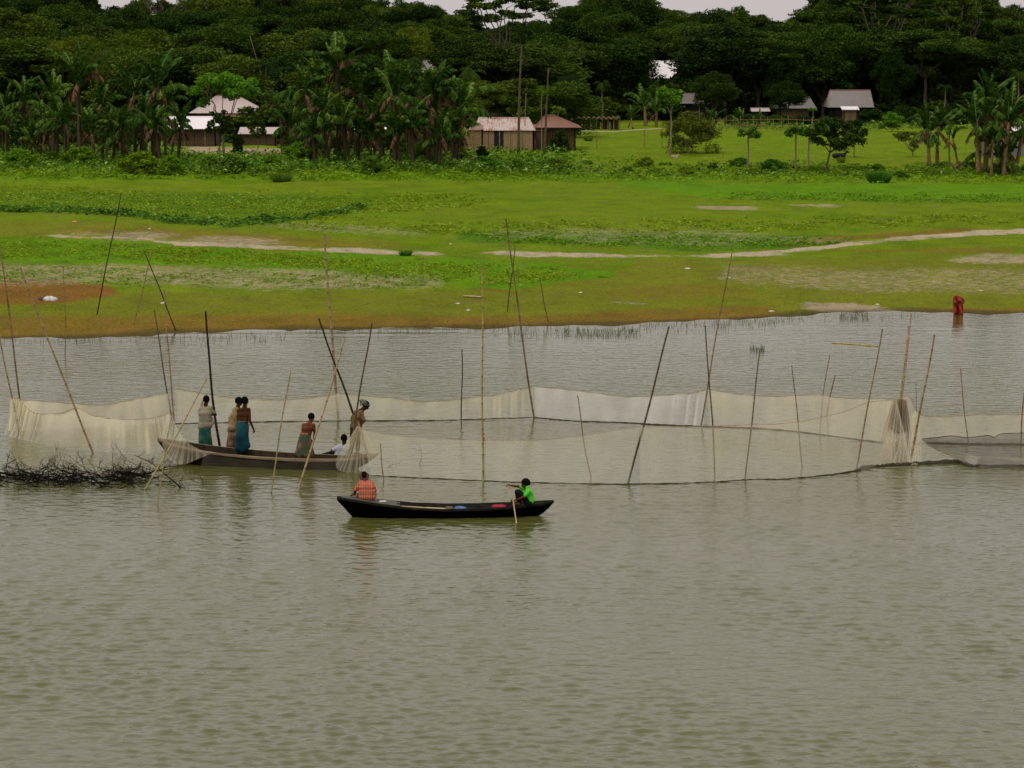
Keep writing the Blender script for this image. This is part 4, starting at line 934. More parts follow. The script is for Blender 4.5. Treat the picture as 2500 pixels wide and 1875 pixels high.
# ---- turbaned man
f = Fig('person', 'fisherman in green turban and brown shirt at the stern, lifting the net', solve_base(868, 1110, .25), SK1, FG); K = f.K
nk, sL, sR, pel = K(885, 1000), K(867, 1007, .1), K(882, 1009, -.1), K(867, 1048)
f.torso(f.mb, nk, sL, sR, pel, 0, .08); R, L = head(f.mb, K(893, 990), (.75, -.25, -.75)); f.limb([nk, K(890, 994)], [.062, .058]); f.eyes(L)
f.limb([sL, K(859, 1024, .1), K(863, 1014, -.02)], [.048, .038, .026]); hand(f.mb, K(863, 1014, -.02), (.3, -.2, 1), (-1, 0, 0), 1, 1.5)
f.limb([sR, K(890, 1026, -.16), K(880, 1040, -.26)], [.048, .038, .026]); hand(f.mb, K(880, 1040, -.26), (-.7, -.2, -.5), (0, -1, .2), 1, 1.4)
for a, dx in ((859, .08), (873, -.05)):
    f.limb([K((a + 867) / 2, 1052), K(a + 1, 1078, dx), K(a, 1104, dx)], [.085, .056, .038]); f.foot(K(a, 1105, dx), (.9, -.3, 0))
f.finish()
b_ = MB(); f.torso(b_, K(884, 1003), K(868, 1008, .1), K(882, 1010, -.1), K(869, 1040), .03); f.limb([K(868, 1008, .1), K(860, 1022, .1)], [.066, .058], b_); f.limb([K(882, 1010, -.1), K(888, 1025, -.15)], [.066, .058], b_); b_.cap(K(866, 1040), K(876, 1044), .11, .10)
f.part('shirt', b_, cloth('brown_shirt', (.085, .055, .026), (.19, .13, .065), 3), .014)
b_ = MB(); b_.cap(K(864, 1048), K(871, 1048), .115, .115)
for a, dx in ((859, .08), (873, -.05)): f.limb([K((a + 867) / 2, 1052), K(a + 1, 1078, dx), K(a, 1096, dx)], [.10, .075, .06], b_)
f.part('trousers', b_, cloth('dark_trousers', (.016, .012, .010), (.035, .026, .02)), .014)
f.hair(R, K(893, 990), .98); b_ = MB(); hc = K(892, 988); rr = random.Random(3)
for j in range(3):
    for a in np.linspace(0, 2 * math.pi, 13): b_.cap(hc + R @ Vector((.084 * math.cos(a), .092 * math.sin(a) - .01, .02 + .028 * j + .015 * math.sin(a + j))), hc + R @ Vector((.084 * math.cos(a + .5), .092 * math.sin(a + .5) - .01, .02 + .028 * j + .015 * math.sin(a + .5 + j))), .022, .022, 7)
b_.cap(K(885, 980), K(880, 978), .03, .04); b_.cap(K(880, 978), K(881, 990), .035, .02); b_.cap(K(884, 976), K(889, 981), .03, .03)
f.part('turban', b_, simple('green_grey_turban', (.035, .075, .050), (.16, .17, .12), 12, .9, .4), .010)
# ---- man in orange check, squatting in the rowing boat
f = Fig('person', 'man in orange check shirt squatting on the rowing boat stern, back turned', PZ(896, 1228, .35), SK3, None); K = f.K
nk, sL, sR, pel = K(889, 1171, .06), K(881, 1179, .03), K(905, 1179, .03), K(896, 1213)
f.torso(f.mb, nk, sL, sR, pel, -.005, .10, .10); R, L = head(f.mb, K(889, 1164, .13), (-.2, .8, -.6)); f.limb([nk, K(889, 1168, .1)], [.055, .05])
f.limb([sL, K(868, 1196, .06), K(866, 1207, .24)], [.048, .04, .028]); hand(f.mb, K(866, 1207, .24), (-.8, .6, -.1), (0, 0, 1), 1, .9)
f.limb([sR, K(916, 1198, .12), K(904, 1204, .34)], [.048, .038, .026]); hand(f.mb, K(904, 1204, .34), (-.6, .8, -.1), (0, 0, 1), 1, .9)
for a in (876, 913): f.limb([K(896 + (a - 896) * .3, 1214), K(a, 1196, .34), K(a, 1222, .20)], [.09, .06, .04]); f.foot(K(a, 1222, .20), (0, 1, 0))
f.finish()
b_ = MB(); f.torso(b_, K(889, 1175, .05), K(883, 1180, .03), K(904, 1180, .03), K(897, 1212), .018, .11, .11); f.limb([K(881, 1180, .03), K(869, 1195, .06)], [.07, .062], b_); f.limb([K(905, 1180, .03), K(915, 1197, .1)], [.07, .062], b_); b_.cap(K(886, 1212), K(907, 1212), .115, .115); b_.cap(K(885, 1190), K(906, 1190), .105, .105); b_.cap(K(886, 1201), K(907, 1201), .115, .115)
f.part('shirt', b_, checks('orange_check_cloth', (.37, .080, .040), (.62, .36, .24), 17, 12, .16), .014)
b_ = MB(); b_.cap(K(914, 1196, .3), K(917, 1206, .2), .085, .06); b_.cap(K(878, 1200, .3), K(896, 1212, .1), .10, .10); b_.cap(K(916, 1206, .2), K(914, 1220, .2), .06, .05)
f.part('sarong', b_, cloth('white_sarong_cloth', (.38, .34, .30), (.56, .52, .47)), .014)
f.hair(R, K(889, 1164, .13), 1.02); b_ = MB(); hc = K(889, 1165, .12)
b_.cap(K(880, 1161, .08), K(883, 1169, .04), .045, .035); b_.cap(K(897, 1160, .08), K(896, 1169, .04), .045, .04); b_.cap(K(884, 1158, .1), K(894, 1158, .1), .04, .04)
f.part('headcloth', b_, cloth('dark_red_headcloth', (.045, .018, .014), (.13, .06, .05), 14), .010)
# ---- boy in lime shirt
f = Fig('person', 'boy in lime green shirt and dark trousers paddling at the rowing boat bow', PZ(1288, 1238, .24), SK3, None); K = f.K
nk, sN, sF, pel = K(1288, 1191), K(1291, 1199, -.15), K(1284, 1196, .15), K(1294, 1226)
f.torso(f.mb, nk, sN, sF, pel, -.012, .09, .09); R, L = head(f.mb, K(1283, 1181), (-.95, -.08, -.35), s=.98); f.limb([nk, K(1285, 1187)], [.048, .046]); f.eyes(L)
f.limb([sF, K(1266, 1188, .12), K(1247, 1185, .0)], [.042, .034, .024]); hand(f.mb, K(1247, 1185, 0), (-1, 0, .3), (0, 0, 1), 1, 1.5, .95)
f.limb([sN, K(1280, 1213, -.2), K(1256, 1222, -.1)], [.042, .034, .024]); hand(f.mb, K(1256, 1222, -.1), (-1, .1, -.1), (0, -1, 0), 1, 1.4, .95)
for dy, kx in ((-.1, 1263), (.12, 1267)):
    f.limb([K(1292, 1227, dy), K(kx, 1200, dy), K(kx + 2, 1226, dy)], [.078, .056, .036]); f.foot(K(kx + 1, 1228, dy), (-1, 0, 0))
f.finish()
b_ = MB(); f.torso(b_, K(1288, 1195), K(1291, 1200, -.15), K(1285, 1197, .15), K(1293, 1221), .014, .09, .092); f.limb([K(1291, 1200, -.15), K(1283, 1209, -.19)], [.058, .056], b_); f.limb([K(1284, 1197, .15), K(1271, 1189, .13)], [.056, .052], b_)
b_.cap(K(1288, 1190, -.04), K(1285, 1191, .05), .058, .055)
f.part('shirt', b_, cloth('lime_green_shirt', (.05, .40, .02), (.12, .60, .05), 4), .012)
b_ = MB(); b_.cap(K(1290, 1229, -.06), K(1295, 1229, .06), .12, .12)
for dy, kx in ((-.1, 1263), (.12, 1267)): f.limb([K(1292, 1228, dy), K(kx, 1201, dy), K(kx + 2, 1222, dy)], [.095, .070, .055], b_)
f.part('trousers', b_, cloth('black_trousers_cloth', (.005, .006, .007), (.012, .014, .014)), .012)
f.hair(R, K(1283, 1181), .99, thick=.018)
b_ = MB(); p0, p1, p2 = K(1244, 1183, 0) + f.base, K(1253, 1223, -.16) + f.base, PZ(1261, 1278, -.02); o0 = Vector(p1)
b_.tube([p0 - o0, p1 - o0, p2 - o0], [.017, .016, .015], 8); d = (p2 - p1).normalized(); b_.cap(p0 - o0 + Vector((-.03, 0, 0)), p0 - o0 + Vector((.03, 0, 0)), .016, .016, 7)
q = p1.lerp(p2, .93) - o0; e = p2 + d * .45 - o0
b_.tube([q, q.lerp(e, .25), q.lerp(e, .8), e], [.018, .05, .06, .02], 6)
tag(b_.build('paddle', M_PALEW, None, origin=None), 'wooden paddle held upright by the boy in lime green, blade in the water', 'paddle').location = o0
# ---- woman at the far shore
f = Fig('person', 'person in red-orange draped cloth bending over in the shallows at the far shore', PZ(2340, 767, 0), SK2, None); K = f.K
nk, sL, sR, pel = K(2336, 731, -.15), K(2331, 735, -.2), K(2345, 735, -.12), K(2346, 736, .15)
f.torso(f.mb, K(2334, 736, -.2), K(2330, 739, -.2), K(2346, 739, -.15), pel); R, L = head(f.mb, K(2332, 738, -.3), (-.4, -.7, -.7)); f.limb([K(2334, 736, -.2), K(2332, 737, -.27)], [.05, .05])
for a, c_ in ((2331, -.3), (2343, -.28)): f.limb([K(a, 740, -.2), K(a + 1, 752, -.26), K(a + 2, 763, c_)], [.045, .036, .026]); hand(f.mb, K(a + 2, 763, c_), (0, -.1, -1), (0, -1, 0), 1, .6)
for a in (2336, 2346): f.limb([K(a, 742, .12), K(a, 765, .1), K(a, 765, .1) + Vector((0, 0, -.4))], [.08, .055, .038]); f.foot(K(a, 765, .1) + Vector((0, 0, -.4)), (-.3, -1, 0))
f.finish(.011)
b_ = MB(); b_.cap(K(2331, 729, -.25), K(2333, 738, -.28), .10, .11); b_.cap(K(2334, 727, -.15), K(2345, 733, .10), .11, .15); b_.cap(K(2330, 738, -.22), K(2346, 741, -.16), .085, .09)
b_.cap(K(2338, 735, -.1), K(2340, 745, 0), .20, .20); b_.cap(K(2340, 742, .05), K(2340, 760, .05), .21, .215); b_.cap(K(2330, 740, -.22), K(2331, 756, -.26), .06, .07); b_.cap(K(2340, 755, .02), K(2340, 766, .02) + Vector((0, 0, -.3)), .22, .235); b_.cap(K(2331, 745, -.25), K(2333, 766, -.25), .075, .10); b_.cap(K(2344, 745, -.22), K(2345, 766, -.22), .075, .10)
f.part('draped_cloth', b_, printed('red_orange_cloth', [(.3, (.07, .006, .005)), (.5, (.17, .015, .009)), (.66, (.36, .06, .028)), (.8, (.13, .014, .009))], 5), .02)
# ---- things lying on the bank
def bank_thing(name, label, cat, px, py, r, mat, seed, group=None):
    o = cloth_lump(name, label, cat, G(px, py) + Vector((0, 0, r[2] * .3)), r, mat, seed)
    if group: o['group'] = group
    return o
M_WHITE = simple('dirty_white_plastic', (.45, .43, .40), (.68, .66, .62), 8, .6, .4)
b1_ = bank_thing('cloth_bundle', 'white and grey bundle lying on the brown patch at the left bank', 'bundle', 121, 734, (.26, .18, .14), M_WHITE, 2)
c_ = cloth_lump('dark_wrap', None, None, (-.27, .02, 0), (.18, .15, .10), simple('dark_grey_cloth', (.03, .028, .026), (.07, .065, .06)), 4, b1_)
LIT = [(398, 741, 'white scrap lying right of the dark leaning pole on the left bank', .10), (183, 542, 'orange scrap lying on the left grass above the sandy path', .14), (365, 559, 'pale scrap on the bare slope above the left path', .08),
       (1679, 657, 'pale yellow scrap on the grass near the tall slim pole top', .14), (1118, 742, 'small white scrap on the bank left of the dark leaning stick', .10), (1143, 758, 'pale green-white scrap near the waterline in mid bank', .09),
       (1417, 715, 'white scrap on the grass right of the tall leaning pole', .09), (1883, 761, 'white scrap near the waterline left of the sandy spit', .11), (2142, 744, 'white scrap right of the sandy spit', .09),
       (1782, 678, 'tiny white scrap beside the small earth step', .05), (1574, 551, 'white scrap lying in the upper field', .08), (2395, 710, 'white scrap in the grass right of the bending person', .08), (1100, 596, 'white scrap above the sandy path in mid field', .07)]
for k, (a, b0, lb, r_) in enumerate(LIT):
    bank_thing('litter_scrap', lb, 'litter', a, b0, (r_, r_ * .7, r_ * .35), M_WHITE if k != 1 else simple('orange_scrap', (.5, .22, .06), (.6, .3, .1)), k + 9, 'litter scattered on the bank')
a_, b_2 = G(1131, 725), G(1176, 728); me = pole_mesh((0, 0, .05), (b_2 - a_) + Vector((0, 0, .05)), .04, .035, 0, 3); me.materials.append(M_POLES['pale']); o = add('bamboo_length', me); o.location = a_
tag(o, 'pale bamboo length lying on the grass left of the banded pole', 'bamboo')
# ================================================================== village
def tin(name, c1, c2, rust=None, rust_amt=.5, spec=.4, rough=.45):
    m, nt, b = nmat(name); f = noise(nt, .7, 4); g = noise(nt, 3.0, 4, vscale=(3, .6, .6))
    col = mixc(nt, f, c1, c2)
    if rust: col = mixc(nt, ramp(nt, mathn(nt, 'ADD', mathn(nt, 'MULTIPLY', f, .5), mathn(nt, 'MULTIPLY', g, .5)), [(rust_amt - .05, (0,) * 3), (rust_amt + .1, (1,) * 3)]), col, rust)
    nt.links.new(col, b.inputs['Base Color']); b.inputs['Roughness'].default_value = rough; b.inputs['Specular IOR Level'].default_value = spec; return m
M_TINW = tin('bright_tin', (.62, .58, .58), (.78, .74, .74), None); M_TING = tin('grey_tin', (.11, .098, .085), (.18, .16, .14), (.14, .06, .03), .72)
M_TINR = tin('rusty_brown_tin', (.12, .045, .022), (.21, .085, .045), (.30, .22, .18), .7); M_TINM = tin('patched_rusty_tin', (.36, .29, .25), (.52, .45, .41), (.24, .09, .045), .50)
M_TINP = tin('pinkish_tin', (.34, .275, .25), (.50, .42, .39), (.22, .09, .05), .62)
M_BAMW = simple('woven_bamboo_wall', (.16, .10, .045), (.27, .18, .085), 2.5, .9, .5, vscale=(2, 2, 9)); M_BAMD = simple('dark_woven_wall', (.045, .028, .014), (.10, .065, .032), 2.5, .9, .5, vscale=(2, 2, 9))
M_BAMV = simple('bamboo_slat_wall', (.20, .13, .065), (.34, .24, .13), 2.5, .9, .5, vscale=(12, 2, 1)); M_SHADE = simple('painted_dark_shade', (.006, .005, .004), (.012, .010, .008)); M_POSTW = simple('bamboo_posts', (.12, .08, .04), (.26, .18, .10), 4)  # the near-black one paints the shade inside openings and under eaves
M_MUDW = simple('mud_wall', (.10, .065, .035), (.17, .12, .07), 2)
def corrugated(p00, p10, p01, p11, pitch=.22, amp=.022, name='roof'):
    """sheet from eave line p00-p10 to ridge line p01-p11 with ridges running up the slope"""
    p00, p10, p01, p11 = map(Vector, (p00, p10, p01, p11)); n = max(int((p10 - p00).length / pitch * 4), 8); rows = 5
    nrm = (p10 - p00).cross(p01 - p00).normalized(); 
    if nrm.z < 0: nrm = -nrm
    b_ = MB()
    for j in range(rows):
        t = j / (rows - 1)
        for i in range(n + 1):
            s_ = i / n; p = p00.lerp(p10, s_).lerp(p01.lerp(p11, s_), t); b_.v.append(tuple(p + nrm * (amp * math.sin(i * math.pi / 2) + .05)))
    for j in range(rows - 1):
        for i in range(n): a = j * (n + 1) + i; b_.f.append((a, a + 1, a + n + 2, a + n + 1))
    k = len(b_.v); 
    for (x, y, z) in list(b_.v): b_.v.append((x - nrm.x * .03, y - nrm.y * .03, z - nrm.z * .03))
    b_.f += [tuple(q + k for q in reversed(f_)) for f_ in list(b_.f)]
    return b_
def slatwall(root, a, b, z0, z1, mat, panels=0, name='wall_panel', th=.05, vertical=True, pw=.9):
    """wall from a to b (local x,y), split into separate panels"""
    a, b = Vector((a[0], a[1], 0)), Vector((b[0], b[1], 0)); L = (b - a).length; n = panels or max(1, round(L / pw)); ang = math.atan2((b - a).y, (b - a).x)
    R = Matrix.Rotation(ang, 3, 'Z')
    for k in range(n):
        c = a.lerp(b, (k + .5) / n); pn = MB(); w = L / n - .03
        m_ = 6 if vertical else 1
        for i in range(m_):
            off = (i + .5) / m_ - .5; pn.box((off * w, .008 * (i % 2), 0), (w / m_ - .012, th, z1 - z0))
        if not vertical:
            for i in range(4): pn.box((0, -th / 2 - .01, (i - 1.5) * (z1 - z0) / 4), (w, .02, .05))
        o = pn.build(name, mat, root); o.location = (c.x, c.y, (z0 + z1) / 2 + .004 * (k % 3)); o.rotation_euler = (0, 0, ang)
    for k in range(n + 1):
        c = a.lerp(b, k / n)
        if k in (0, n) or k % 2 == 0:
            p_ = MB(); p_.box((0, 0, 0), (.10, .10, z1 - z0 + .1)); o = p_.build('post', M_POSTW, root); o.location = (c.x, c.y - .03, (z0 + z1) / 2)
def hut(name, label, px0, px1, pyb, wall_h, depth, eave_drop, ridge_h, roofm, wallm, kind='gable', yaw=0.0, over=.35, door=None, ridge_frac=(0, 1), vertical=True, cat='house', Y=None, rust_cap=None, back=True, eave_px=None):
    """front wall foot runs from px0 to px1 at picture row pyb"""
    if Y is None: A, Bq = G(px0, pyb), G(px1, pyb)
    else: A, Bq = PY(px0, pyb, Y), PY(px1, pyb, Y)
    A.z = Bq.z = min(A.z, Bq.z); w = (Bq - A).length; root = empty(name, (A + Bq) / 2, yaw, label=label, cat=cat)
    h = wall_h
    slatwall(root, (-w / 2, 0), (w / 2, 0), -.05, h, wallm, vertical=vertical)
    slatwall(root, (w / 2, 0), (w / 2, depth), -.05, h, wallm, panels=2, vertical=vertical); slatwall(root, (-w / 2, depth), (-w / 2, 0), -.05, h, wallm, panels=2, vertical=vertical)
    if back: slatwall(root, (w / 2, depth), (-w / 2, depth), -.05, h, wallm, panels=2, vertical=vertical)
    o_ = over; x0, x1 = -w / 2 - o_, w / 2 + o_
    if kind == 'gable':
        r0, r1 = x0 + (x1 - x0) * ridge_frac[0], x0 + (x1 - x0) * ridge_frac[1]
        corrugated((x0, -o_, h - .02), (x1, -o_, h - .02), (r0, depth / 2, h + ridge_h), (r1, depth / 2, h + ridge_h)).build('roof_sheet', roofm, root)
        corrugated((x1, depth + o_, h - .02), (x0, depth + o_, h - .02), (r1, depth / 2 + .01, h + ridge_h), (r0, depth / 2 + .01, h + ridge_h)).build('roof_sheet', roofm, root)
        if ridge_frac[0] > .01: corrugated((x0, depth + o_, h - .02), (x0, -o_, h - .02), (r0, depth / 2, h + ridge_h), (r0, depth / 2, h + ridge_h)).build('roof_sheet', roofm, root)
        else:
            g = MB(); g.quad((-w / 2, 0, h), (-w / 2, depth, h), (-w / 2, depth / 2, h + ridge_h)); g.build('gable', wallm, root)
        if ridge_frac[1] < .99: corrugated((x1, -o_, h - .02), (x1, depth + o_, h - .02), (r1, depth / 2, h + ridge_h), (r1, depth / 2, h + ridge_h)).build('roof_sheet', roofm, root)
        else:
            g = MB(); g.quad((w / 2, 0, h), (w / 2, depth / 2, h + ridge_h), (w / 2, depth, h)); g.build('gable', wallm, root)
        rc = MB(); rc.tube([(r0, depth / 2, h + ridge_h + .06), (r1, depth / 2, h + ridge_h + .06)], .07, 6); rc.build('ridge_cap', rust_cap or roofm, root)
    else:
        corrugated((x0, -o_, h - .1), (x1, -o_, h - .1), (x0, depth + o_, h + ridge_h), (x1, depth + o_, h + ridge_h)).build('roof_sheet', roofm, root)
    if door:
        d_ = MB(); d_.box((door, -.045, .85), (.8, .03, 1.7)); d_.build('door', M_SHADE, root)  # flat near-black panel, the shade of the opening put into its colour
    return root
# sizes in metres come from the picture at the hut's own distance
hut('tin_roofed_hut', 'bamboo hut with blinding bright tin roof behind the left banana clump', 400, 526, 357, 1.55, 4.4, .2, .98, M_TINW, M_BAMD, vertical=False, over=.45)
Ry = G(560, 350).y + 3.2
hut('hip_roofed_house', 'larger house with pale hipped roof streaked with rust, behind the bright tin hut', 480, 628, 352, 2.9, 5.0, .2, 1.55, M_TINP, M_BAMD, ridge_frac=(.33, .62), over=.6, vertical=False, Y=Ry, rust_cap=M_TINR)
r_ = hut('open_verandah', 'rust-brown verandah roof in front of the pale hipped house', 545, 632, 352, 2.35, 2.4, .2, .95, M_TINR, M_SHADE, kind='lean', Y=Ry - 1.6, over=.3)  # near-black panels paint the shade under the open verandah
hut('lean_to_shed', 'low dark shed with small pale roof, right of the slim trees by the yard', 588, 672, 356, 1.15, 2.0, .2, .45, M_TINP, M_BAMD, kind='lean', vertical=True, over=.25)
hut('small_hut', 'small hut with bright roof glimpsed between the central banana clumps', 893, 938, 368, 1.55, 2.4, .2, .5, M_TINW, M_SHADE, over=.2)
hut('bamboo_barn', 'light brown bamboo-walled barn with patched rusty tin roof beside the tall poles', 1178, 1288, 366, 1.72, 3.6, .2, 1.0, M_TINM, M_BAMV, over=.15, ridge_frac=(.05, .9), door=-.55)
hut('side_room', 'tan woven side room at the left of the bamboo barn', 1112, 1176, 371, 1.9, 3.0, .2, .3, M_TINR, M_BAMW, kind='lean', over=.1, vertical=False)
hut('rust_roofed_house', 'dark-walled house with rust-brown gabled roof, right of the bamboo barn', 1322, 1404, 366, 1.95, 5.0, .2, .95, M_TINR, M_BAMD, over=.5, ridge_frac=(.2, .45), Y=G(1290, 366).y + 1.2)
hut('front_wing', 'dark brown wing between the barn and the rust-roofed house', 1290, 1324, 366, 1.75, 2.4, .2, .4, M_TINR, M_BAMD, kind='lean', over=.1)
hut('far_house', 'grey-roofed house with red ridge under the trees at right', 2036, 2120, 302, 1.9, 6.5, .2, 1.9, M_TING, M_SHADE, over=.6, Y=338, rust_cap=M_TINR, ridge_frac=(.08, 1.0))
hut('far_shed', 'small shed with bright roof in front of the grey-roofed house', 2060, 2092, 304, 1.75, 1.4, .2, .25, M_TINW, M_MUDW, kind='lean', Y=332, over=.25)
hut('far_house', 'dark house with dull grey roof half hidden under trees, left of the grey-roofed house', 1905, 1975, 304, 1.9, 5.0, .2, 1.2, M_TING, M_MUDW, over=.8, Y=342, ridge_frac=(.1, .9))
hut('far_shed', 'low shed with pale roof behind the vegetable rows, left of the dull grey house', 1838, 1876, 300, 1.3, 2.2, .2, .3, M_TINP, M_SHADE, over=.2, Y=335)
hut('far_house', 'unlit house with dim grey roof behind the two-trunk tree', 1666, 1728, 296, 2.1, 4.0, .2, 1.1, M_TING, M_SHADE, over=.5, Y=345, ridge_frac=(.05, .85))
hut('white_house', 'white-roofed house far back in the wood, a dark trunk crossing it', 1596, 1648, 235, 2.4, 5, .2, 2.2, M_TINW, M_MUDW, over=.6, Y=385)
hut('white_house', 'pale-roofed house glimpsed in the wood above the central bananas', 1040, 1118, 225, 2.2, 5, .2, 1.3, M_TING, M_MUDW, over=.5, Y=330)
sh = hut('tin_shed', 'grey tin-walled shed with bright roof edge at the right picture edge', 2424, 2560, 382, 1.95, 3.0, .2, .5, M_TINW, tin('tin_sheet_wall', (.10, .10, .10), (.17, .165, .16)), kind='lean', over=.15)
# fences, racks, posts
fg = 'fence posts and rails of the far field'
def fence(label, pts, h, npost, rails, mat=M_POSTW, r=.035, name='bamboo_fence'):
    P = [G(a, b) for a, b in pts]; root = empty(name, P[0], label=label, cat='fence'); L = resample(P, npost); rr = random.Random(len(label))
    for p in L:
        b_ = MB(); q = Vector(p) - P[0]; b_.tube([q + Vector((0, 0, -.2)), q + Vector((rr.gauss(0, .04), 0, h * rr.uniform(.85, 1.15)))], r, 5); b_.build('post', mat, root)
    for z in rails:
        b_ = MB(); b_.tube([Vector(p) - P[0] + Vector((0, -.05, z * h + rr.gauss(0, .03))) for p in L], r * .8, 5); b_.build('rail', mat, root)
    return root
M_PALEB = simple('sun_bleached_bamboo', (.40, .34, .24), (.58, .50, .38), 4)
fence('bamboo fence along the back edge of the right field behind the round bush', [(1740, 322), (1900, 320), (2000, 321)], 1.5, 16, (.35, .8))
a_ = G(1573, 362); root = empty('drying_rail', a_, label='long pale bamboo rail held on posts, right of the rust-roofed house', cat='rail'); Yr = a_.y
for px, top in ((1457, 318), (1573, 316), (1616, 308)):
    p = PY(px, 362, Yr) - a_; p.z = 0; t_ = PY(px, top, Yr) - a_; b_ = MB(); b_.tube([p, t_], .045, 6); b_.build('post', M_POSTW, root)
b_ = MB(); b_.tube([PY(a, b, Yr - .06) - a_ for a, b in ((1416, 320), (1500, 322), (1560, 317), (1617, 314))], .042, 6); b_.build('rail', M_PALEB, root)
a_ = G(1455, 318); root = empty('fodder_shed', a_, label='low thatched rack behind the pale rail in the field', cat='shed'); w = 5.0
b_ = MB()
for i in range(60):
    x = (i / 59 - .5) * w; b_.box((x, 0, 1.3 + .1 * math.sin(i)), (.12, 1.6 + .3 * math.sin(i * 2.3), .10 + .05 * math.sin(i * 5)))
b_.build('thatch', simple('old_thatch', (.10, .08, .035), (.20, .15, .07), 4), root)
for i in range(9): b_ = MB(); b_.tube([((i / 8 - .5) * w, -.6, -.1), ((i / 8 - .5) * w + .05, -.6, 1.3)], .05, 5); b_.build('post', M_POSTW, root)
for i in range(5): b_ = MB(); b_.box(((i / 4 - .5) * w * .8, .3, .5), (.9, .1, .9)); b_.build('wall_panel', M_BAMD, root)
# hay / straw bits and animals
def goat(label, px, py, s, mat, mat2, face=1):
    p = G(px, py); root = empty('goat', p, label=label, cat='goat'); b_ = MB()
    b_.cap((-.28 * s, 0, .24 * s), (.22 * s, 0, .26 * s), .17 * s, .15 * s, 12); b_.cap((.25 * s * face, 0, .30 * s), (.42 * s * face, 0, .48 * s), .085 * s, .065 * s)
    b_.cap((.42 * s * face, 0, .50 * s), (.56 * s * face, 0, .44 * s), .065 * s, .04 * s); b_.cap((-.36 * s * face, 0, .32 * s), (-.45 * s * face, 0, .36 * s), .03 * s, .02 * s)
    for sg in (-1, 1): b_.cap((.42 * s * face, .04 * s * sg, .54 * s), (.38 * s * face, .12 * s * sg, .52 * s), .025 * s, .015 * s, 6); b_.cap((.44 * s * face, .03 * s * sg, .55 * s), (.38 * s * face, .05 * s * sg, .64 * s), .014 * s, .006 * s, 6)
    for x in (.18, .08): b_.cap((x * s * face, -.14 * s, .14 * s), ((x + .16) * s * face, -.17 * s, .06 * s), .04 * s, .025 * s, 6)
    b_.cap((-.22 * s * face, -.10 * s, .15 * s), (-.05 * s * face, -.18 * s, .06 * s), .06 * s, .03 * s, 6)
    add('body', remesh(b_, 'body', .02, 2), root, mat); return root
goat('black goat lying in the grass behind the leaning leafy sapling', 2050, 390, 1.35, simple('black_goat_coat', (.004, .004, .004), (.012, .011, .01), 5), None)
goat('tan and white goat lying at the foot of the two-trunk tree', 1648, 388, .7, simple('tan_goat_coat', (.22, .12, .06), (.50, .42, .34), 3), None, 1)
# ================================================================== vegetation
def rnd_dirs(n, rg, up=0.0):
    v = rg.normal(size=(n, 3)); v[:, 2] = v[:, 2] + up; return v / np.linalg.norm(v, axis=1, keepdims=True)
def cards(C, S, rg, up=.6, asp=.5, tone=None, droop=0.0):
    n = len(C); nn = rnd_dirs(n, rg, up); u = rnd_dirs(n, rg); u[:, 2] = u[:, 2] * .6 - droop
    u = u - nn * (u * nn).sum(1, keepdims=True); u /= np.linalg.norm(u, axis=1, keepdims=True) + 1e-9; v = np.cross(nn, u)
    S = np.asarray(S)[:, None]; a = C - u * S; b = C - v * S * asp + nn * S * .12; c = C + u * S; d = C + v * S * asp + nn * S * .12
    V = np.stack([a, b, c, d], 1).reshape(-1, 3); F = np.arange(n * 4).reshape(n, 4)
    return V, F, (rg.random(n) if tone is None else tone)
def clump_pts(c, r, n, rg, shell=.55):
    d = rnd_dirs(n, rg, .25); rad = shell + (1 - shell) * rg.random(n) ** .6
    w = 1 + .22 * np.sin(d[:, 0] * 5 + c[0]) * np.sin(d[:, 1] * 4 + c[1]) + .15 * np.sin(d[:, 2] * 9 + c[2])
    return np.array(c) + d * np.array(r) * (rad * w)[:, None]
def limb_tube(b_, p0, p1, r0, r1, rr, n=5, j=.06):
    p0, p1 = Vector(p0), Vector(p1); L = (p1 - p0).length; pts = []
    for i in range(n + 1):
        t = i / n; q = p0.lerp(p1, t); k = math.sin(math.pi * t)
        pts.append(q + Vector((rr.gauss(0, j), rr.gauss(0, j), rr.gauss(0, j * .5))) * L * k * .5 + Vector((0, 0, -.06 * L * k)))
    b_.tube(pts, [r0 + (r1 - r0) * i / n for i in range(n + 1)], 6, False); return pts
